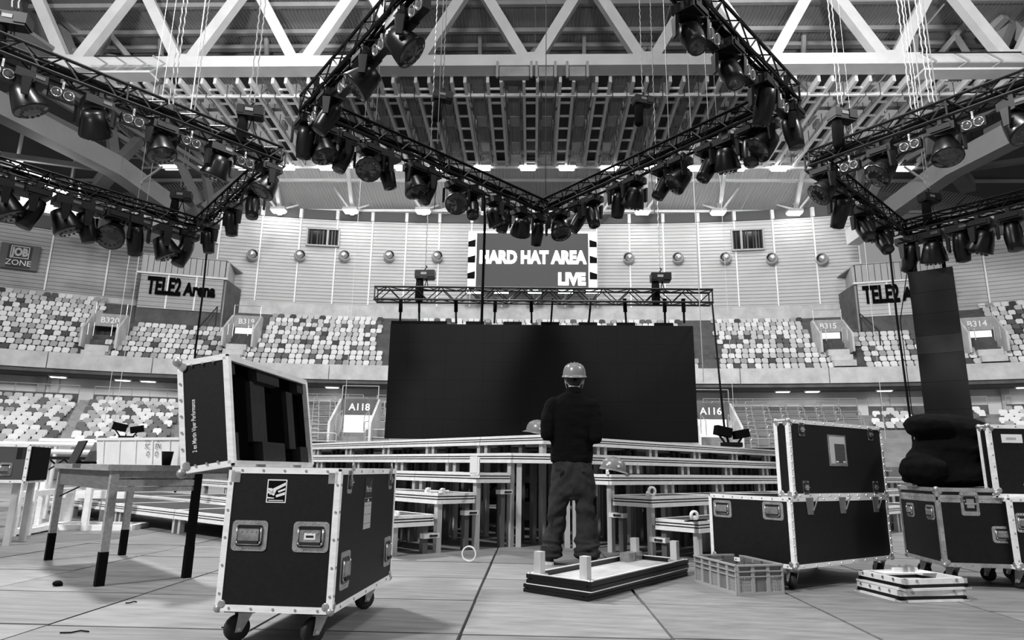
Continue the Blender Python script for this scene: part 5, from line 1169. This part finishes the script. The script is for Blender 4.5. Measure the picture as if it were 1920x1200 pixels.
# grey euro crate
q0, q1, q2 = PZ(1290, 1092, .005), PZ(1384, 1116, .005), PZ(1468, 1113, .005)
ux = (q2-q1).normalized(); uy = V((-ux.y, ux.x, 0)); L, W = .385, .60; cen = q1+ux*L/2+uy*W/2; hC = .215
cr_ = T('plastic_crate', (cen.x, cen.y, 0), math.atan2(ux.y, ux.x), 'grey vented plastic crate on the floor left of the long case', 'crate')
cm_ = mat('grey_crate', .60, .5); cm_sh = mat('grey_crate_shaded', .42, .55)  # second grey is darker: shading of the sunken fields put into the colour
M().bb((-L/2+.012, -W/2+.012, 0), (L/2-.012, W/2-.012, .012)).ob('bottom', cm_sh, cr_)
wt = .007
def crate_wall(n_, Lw, fm):
    # corner posts, ribs, solid fields and barred vents along local x
    out = []
    def P(x0, x1, z0, z1, pr_=0., nm='wall_field'):
        b = M(); b.bb((x0, -pr_, z0), (x1, wt, z1)); out.append(on(fm, b).ob(nm, cm_sh if nm == 'wall_field' else cm_, cr_))
    P(-Lw/2, Lw/2, 0, .022, .012, 'band'); P(-Lw/2, Lw/2, hC-.012, hC, .016, 'band'); P(-Lw/2, Lw/2, hC-.052, hC-.044, .014, 'band'); P(-Lw/2, Lw/2, hC-.088, hC-.08, .012, 'band')
    P(-Lw/2, Lw/2, hC-.08, hC-.012, -.002)
    nb_ = n_; step = Lw/nb_
    for k in range(nb_+1): x = -Lw/2+step*k; P(max(-Lw/2, x-.014), min(Lw/2, x+.014), .02, hC-.01, .010, 'rib')
    for k in range(nb_):
        x0, x1 = -Lw/2+step*k+.014, -Lw/2+step*(k+1)-.014
        if (k % 2 == 0) == (n_ > 3 or True) and n_ > 2:
            for j in range(6): xx = x0+(x1-x0)*(j+.5)/6; P(xx-.004, xx+.004, .022, hC-.088, -.001, 'vent_bar')
            for j in range(4): zz = .022+(hC-.11)*(j+.8)/4.6; P(x0, x1, zz-.003, zz+.003, -.001, 'vent_bar')
        else: P(x0, x1, .022, hC-.088, -.001)
crate_wall(5, W, frame4((-L/2, 0, 0), (0, -1, 0), (-1, 0, 0)) @ MX.Rotation(PI/2, 4, 'X') @ MX.Identity(4) if False else MX.Translation((-L/2, 0, 0)) @ MX.Rotation(-PI/2, 4, 'Z'))
crate_wall(5, W, MX.Translation((L/2, 0, 0)) @ MX.Rotation(PI/2, 4, 'Z'))
crate_wall(3, L, MX.Translation((0, -W/2, 0))); crate_wall(3, L, MX.Translation((0, W/2, 0)) @ MX.Rotation(PI, 4, 'Z'))
for s in (-1, 1): M().bb((-.05, s*W/2-.02, hC-.046), (.05, s*W/2+.02, hC-.038)).ob('grip', cm_, cr_)
# white sheet on the floor behind the right cases
a, b_ = PZ(1830, 1064, 0), PZ(1905, 1068, 0); M().box(((a.x+b_.x)/2+.3, a.y+.5, .012), (1.3, .55, .024), rot('Z', .05)).ob('white_board', mat('board_white', .86), label='flat white board on the floor under the right cases', cat='board')
p = PZ(1885, 1094, .002); M().box(p+V((0, 0, .003)), (.12, .05, .004), rot('Z', .2)).ob('paper_scrap', conc, label='small grey scrap on the floor at the right', cat='litter')
# ================================================================== CLOTH HEAP
from mathutils import noise
def remesh(b, name, mt, vox, sm_it=4, disp=None, parent=None, **k):
    me = b.mesh(name, mt); o = bpy.data.objects.new(name+'_tmp', me); COL.objects.link(o)
    r_ = o.modifiers.new('r', 'REMESH'); r_.mode = 'VOXEL'; r_.voxel_size = vox
    s = o.modifiers.new('s', 'SMOOTH'); s.factor = .5; s.iterations = sm_it
    dg = bpy.context.evaluated_depsgraph_get(); m2 = bpy.data.meshes.new_from_object(o.evaluated_get(dg)); bpy.data.objects.remove(o); bpy.data.meshes.remove(me)
    m2.name = name; m2.materials.clear(); m2.materials.append(mt)
    if disp:
        nv = [v.normal.copy() for v in m2.vertices]
        for v, n in zip(m2.vertices, nv): v.co = v.co+n*disp(v.co)
    m2.polygons.foreach_set('use_smooth', [True]*len(m2.polygons)); m2.update()
    return link(name, m2, parent, **k)
b = M(); HY = 6.12
def he(px, py, wpx, hpx, Y, dy, tilt):
    c = PY(px, py, Y); b.sph(c, (wpx*Y/1240/2, dy, hpx*Y/1240/2), 14, 10, rot('Y', tilt))
he(1785, 808, 165, 58, HY, .28, .17); he(1745, 800, 85, 48, HY-.05, .24, .1); he(1800, 842, 165, 60, HY, .28, .06); he(1775, 862, 140, 50, HY+.02, .28, 0.); he(1790, 885, 185, 52, HY, .29, 0.); he(1780, 900, 160, 24, HY, .28, 0.); he(1735, 880, 75, 62, HY-.06, .24, 0.); he(1850, 850, 60, 110, HY, .26, 0.)
zbot = heap_base[5]
for v in b.v: v.z = max(v.z, zbot+.004)
def dh(c): return .018*noise.noise(V((c.x*5, c.y*4, c.z*16)))+.008*noise.noise(c*22)
remesh(b, 'cloth_heap', cloth_b, .018, 3, dh, label='heap of folded black cloth on the closed right case', cat='cloth')
# ================================================================== HELMETS
helm = mat('helmet_grey', .47, .3, spec=.5)
def helmet_parts(parent, c, R, sc_=1., stickers=True):
    c = V(c); b = M(); b.sm = True; n = 20; vs_ = []; prof_ = [(1., 0), (.985, .25), (.92, .52), (.78, .76), (.52, .93), (.25, .99), (0.001, 1.)]
    for f, h in prof_:
        for i in range(n):
            t = 2*PI*i/n; vs_.append(c+R @ V((.118*f*math.cos(t)*sc_, .142*f*math.sin(t)*sc_, .135*h*sc_)))
    b.add(vs_, [(j*n+i, j*n+(i+1) % n, j*n+n+(i+1) % n, j*n+n+i) for j in range(len(prof_)-1) for i in range(n)])
    o = b.ob('helmet' if parent and parent.name.startswith('person') else 'shell', helm, parent, True)
    b = M(); b.sm = True; vs_ = []
    for i in range(n):
        t = 2*PI*i/n; f = max(0, math.sin(t))**3; w2 = .010+.045*f; bk = max(0, -math.sin(t))
        for rr, z in ((0., .006), (w2, -.008-.012*f-.012*bk), (w2, -.012-.012*f-.012*bk), (-.004, -.002)): vs_.append(c+R @ V(((.118+rr)*math.cos(t)*sc_, (.142+rr)*math.sin(t)*sc_, z*sc_)))
    b.add(vs_, [(i*4+j, i*4+(j+1) % 4, ((i+1) % n)*4+(j+1) % 4, ((i+1) % n)*4+j) for i in range(n) for j in range(4)]); b.ob('brim', helm, o, True)
    for x in (-.035, 0, .035):
        b = M(); P = [c+R @ V((x*sc_, .142*math.cos(a)*sc_*.93, (.137*math.sin(a))*sc_*(1-abs(x)*1.0)+.002)) for a in [PI*(.18+.64*k/8) for k in range(9)]]; b.path(P, .005*sc_, 5); b.ob('ridge', helm, o, True)
    b = M(); b.lathe([(.108, -.02), (.110, .012), (.104, .012), (.102, -.02)], c, R @ V((0, 0, 1)), 18, False); b.v = [q for q in b.v]; b.ob('headband', blk_m, o, True)
    if stickers:
        for (t, h) in ((-2.3, .35), (-1.2, .3), (-.5, .3), (.4, .35)):
            p = c+R @ V((.121*math.cos(t)*.97*sc_, .145*math.sin(t)*.97*sc_, .135*h*sc_)); nrm = (p-c).normalized(); b = M(); b.lathe([(.016, -.006), (.016, .002)], p, nrm, 8); b.ob('sticker', mat('sticker_pale', .80), o, True)
    return o
p = PY(1149, 882, TIER[3][1]+.45); q = on_tier(1149, 3, .16)
h1 = T('hard_hat', q, 0, 'grey hard hat with stickers resting on the third tier right of the worker', 'hard hat'); helmet_parts(h1, q+V((0, 0, .055)), rot('Z', -1.7) @ rot('X', -.2), 1.05)
M().lathe([(.03, 0), (.035, .055), (.0, .055)], q+V((-.07, 0, 0)), (0, 0, 1), 10).ob('ear_cup', blk_m, h1, True)
q = V((PY(1004, 812, 8.7).x-.01, 8.72, TIER[1][2])); h2 = T('hard_hat', q, 0, 'pale hard hat on the top tier just left of the worker', 'hard hat'); helmet_parts(h2, q+V((.03, 0, .05)), rot('Z', .9) @ rot('X', .15), 1.1)
# ================================================================== THE WORKER
MY = 6.72
def W(px, py, dy=0.): p = PY(px, py, MY); return V((p.x, MY+dy, p.z))
S = MY/1240.*1.0
skin = mat('skin', .66, .55, spec=.35); hair = mat('dark_hair', .10, .7)
sweat = mat('black_sweater', .042, .95, spec=.1, bump=.35, bscale=45); trou = mat('grey_work_trousers', .175, .9, spec=.12, var=.02, scale=14)
def rings(b, rs, n=18):
    vs_ = []
    for c, rx, ry in rs:
        for i in range(n): t = 2*PI*i/n; vs_.append(V(c)+V((rx*math.cos(t), ry*math.sin(t), 0)))
    k = len(rs); b.add(vs_, [(j*n+i, j*n+(i+1) % n, j*n+n+(i+1) % n, j*n+n+i) for j in range(k-1) for i in range(n)]+[tuple(range(n-1, -1, -1)), tuple(range((k-1)*n, k*n))]); return b
def limb(b, pts, rs, n=12):
    for (p, r0), (q, r1) in zip(zip(pts[:-1], rs[:-1]), zip(pts[1:], rs[1:])): b.tube(p, q, r0, r1, n=n)
    for p, r0 in zip(pts, rs): b.sph(p, r0, n, 8)
    return b
# joints
shL, shR = W(1034, 758), W(1112, 760); elL, elR = W(1026, 814, -.06), W(1116, 820, -.05); wrL, wrR = W(1050, 812, .20), W(1112, 812, .20)
hc = W(1077, 713, .02); nk = W(1075, 736, -.01)
# body: head, neck, trunk, arms, hands and legs in one surface
b = M()
b.sph(hc+V((0, .0, .01)), (.075, .098, .108), 18, 14); b.sph(hc+V((0, .045, -.055)), (.054, .058, .062), 14, 10)       # skull, jaw
b.sph(hc+V((0, .108, -.012)), (.014, .022, .024), 8, 6); b.sph(hc+V((0, .088, -.056)), (.026, .014, .010), 8, 6)       # nose, mouth
for s in (-1, 1): b.sph(hc+V((s*.080, .005, -.008)), (.012, .024, .034), 8, 8); b.sph(hc+V((s*.03, .084, .012)), (.014, .012, .011), 8, 6)
limb(b, [hc+V((0, -.015, -.05)), nk, W(1074, 760)], [.058, .060, .075])
rings(b, [(W(1074, 750), .12, .08), (W(1073, 790), .14, .10), (W(1072, 850), .13, .10), (W(1073, 900), .14, .11)])
for sh, el, wr, s in ((shL, elL, wrL, 1), (shR, elR, wrR, -1)):
    limb(b, [sh, el, wr], [.052, .043, .032])
    d = (wr-el).normalized(); side = V((s, 0, 0)); side = (side-d*side.dot(d)).normalized(); dn = d.cross(side)*-s
    pc = wr+d*.055; b.sph(pc, (.040, .05, .022), 10, 8)
    for k, (o_, L_) in enumerate(((-.030, .062), (-.010, .072), (.010, .068), (.029, .054))):
        r0 = wr+d*.09+side*o_; m1 = r0+d*L_*.5+V((0, 0, -.006)); m2 = m1+d*L_*.3+side*.012*1+V((0, 0, -.012)); m3 = m2+side*.02+V((0, 0, -.012))
        limb(b, [wr+d*.05+side*o_*.8, r0, m1, m2, m3], [.010, .0098, .0092, .0085, .0078], 8)
    limb(b, [wr+d*.03+side*.03, wr+d*.06+side*.058+V((0, 0, .006)), wr+d*.09+side*.066+V((0, 0, .01))], [.012, .011, .009], 8)
for kx, ky, ax, ay in ((1046, 950, 1031, 1042), (1100, 952, 1100, 1048)): limb(b, [W(1056 if kx < 1073 else 1090, 890), W(kx, ky), W(ax, ay, -.01)], [.085, .058, .042])
me_o = remesh(b, 'person', skin, .0075, 2, None, label='worker in black sweater, grey work trousers and hard hat, seen from behind', cat='person')
person = me_o
# sweater
b = M(); hem = W(1072, 866).z
rings(b, [(W(1072, 867), .205, .135), (W(1072, 855), .215, .14), (W(1072, 830), .21, .14), (W(1072, 800), .225, .145), (W(1071, 775), .235, .14), (W(1071, 758), .215, .125), (W(1072, 746), .16, .10), (W(1074, 736), .095, .085)])
limb(b, [shL+V((.02, 0, -.015)), shL.lerp(elL, .5)+V((-.008, 0, 0)), elL, elL.lerp(wrL, .55), elL.lerp(wrL, .82)], [.088, .083, .072, .064, .05])
limb(b, [shR+V((-.02, 0, -.015)), shR.lerp(elR, .5)+V((.008, 0, 0)), elR, elR.lerp(wrR, .55), elR.lerp(wrR, .82)], [.088, .083, .072, .064, .05])
def ds(c): return .010*noise.noise(V((c.x*9, c.y*9, c.z*14)))+.006*noise.noise(V((c.x*6, c.y*6, c.z*40)))*(1 if c.z < hem+.14 else .4)
remesh(b, 'sweater', sweat, .012, 4, ds, person)
b = M(); b.sm = True; b.lathe([(.082, -.035), (.077, .0), (.074, .022), (.068, .024), (.066, -.03)], W(1075, 732, -.005), (0, .10, 1), 20, False); b.ob('collar', sweat, person)
# trousers
b = M()
rings(b, [(W(1072, 862), .195, .13), (W(1073, 885), .210, .145), (W(1074, 905), .222, .15), (W(1074, 925), .222, .14), (W(1074, 936), .19, .10)])
def leg(pts): rings(b, [(W((x0+x1)/2., y, dy), (x1-x0)/2.*S*.98, (x1-x0)/2.*S*1.02) for x0, x1, y, dy in pts])
leg(((1032, 1072, 905, 0), (1032, 1069, 930, 0), (1029, 1065, 955, 0), (1026, 1061, 985, .01), (1019, 1055, 1010, 0), (1013, 1052, 1030, -.01), (1009, 1051, 1041, -.01), (1013, 1049, 1045, 0), (1017, 1046, 1048, 0)))
leg(((1072, 1114, 905, 0), (1076, 1117, 930, 0), (1080, 1119, 955, 0), (1082, 1121, 985, .01), (1080, 1121, 1010, 0), (1078, 1123, 1030, -.01), (1077, 1124, 1043, -.01), (1080, 1122, 1047, 0), (1085, 1119, 1050, 0)))
zk = W(1073, 960).z; za_ = W(1073, 1030).z
def dt(c):
    a = math.exp(-((c.z-za_)/.11)**2); k_ = math.exp(-((c.z-zk)/.16)**2); sx = 1 if c.x > W(1073, 900).x else -1
    f = .020*noise.noise(V((c.x*7, c.y*7, (c.z+sx*c.x*.7)*14)))*(.35+k_+.2)+.034*noise.noise(V((c.x*6, c.y*6, c.z*30+sx*2)))*a
    return f+.005*noise.noise(c*18)
remesh(b, 'trousers', trou, .011, 3, dt, person)
for px, y0, wd in ((1047, 882, .075), (1096, 881, .10)):       # back pockets with flaps
    c = W(px, y0, -.158 if px < 1073 else -.158); M().box(c, (wd, .012, .03), rot('Z', .25 if px < 1073 else -.2) @ rot('Y', .1 if px < 1073 else -.05)).ob('pocket_flap', trou, person)
for px, py, dy in ((1043, 970, .02), (1119, 945, 0)): M().box(W(px-9 if px < 1073 else px, py, -.02), (.02, .12, .15)).ob('leg_pocket', trou, person)
# shoes
for px, py, s in ((1030, 1059, -1), (1102, 1059, 1)):
    g0 = PZ(px, py, 0); c = V((g0.x, MY, 0)); b = M(); b.sph(c+V((s*.012, .10, .042)), (.05, .10, .04), 14, 10); b.sph(c+V((0, -.03, .055)), (.042, .07, .055), 14, 10); b.tube(c+V((0, -.04, .05)), c+V((0, -.04, .13)), .045, .042, 14)
    for v in b.v: v.z = max(v.z, .014)
    sh_ = remesh(b, 'shoe', mat('black_shoe', .08, .6), .008, 3, None, person)
    b = M(); b.sm = False; b.prism([c+V((x*.053+s*.006*(y > .05), y, 0)) for x, y in ((-.75, -.10), (-.4, -.118), (.4, -.118), (.75, -.10), (.85, -.02), (1., .1), (.8, .18), (.3, .215), (-.3, .215), (-.8, .18), (-1., .1), (-.85, -.02))], (0, 0, .03)); b.ob('sole', mat('pale_sole', .78), sh_)
# hair and helmet
b = M(); b.sph(hc+V((0, -.022, .018)), (.083, .088, .082), 16, 10); b.sph(hc+V((0, -.045, -.028)), (.066, .058, .045), 14, 8)
remesh(b, 'hair', hair, .008, 2, lambda c: .003*noise.noise(c*60), person)
hm = helmet_parts(person, hc+V((0, -.012, .045)), rot('X', .10), 1.0, False)
b = M(); b.box(hc+V((0, -.112, -.002)), (.085, .02, .032)); b.ob('ratchet', blk_g, person); b = M(); b.sm = True; b.lathe([(.018, 0), (.018, .014), (.012, .016)], hc+V((0, -.12, -.002)), (0, -1, 0), 12); b.ob('knob', blk_m, person)
for s in (-1, 1): M().path([hc+V((s*.10, .0, .03)), hc+V((s*.092, -.02, -.03)), hc+V((s*.078, .01, -.075))], .004, 5).ob('chin_strap', mat('strap_pale', .7), person)
# phone held in front
b = M(); pc = (wrL+wrR)/2+V((0, .16, .0)); b.box(pc, (.24, .17, .012), rot('X', .5)); b.ob('tablet', blk_g, label='dark tablet held in front of the worker', cat='tablet')
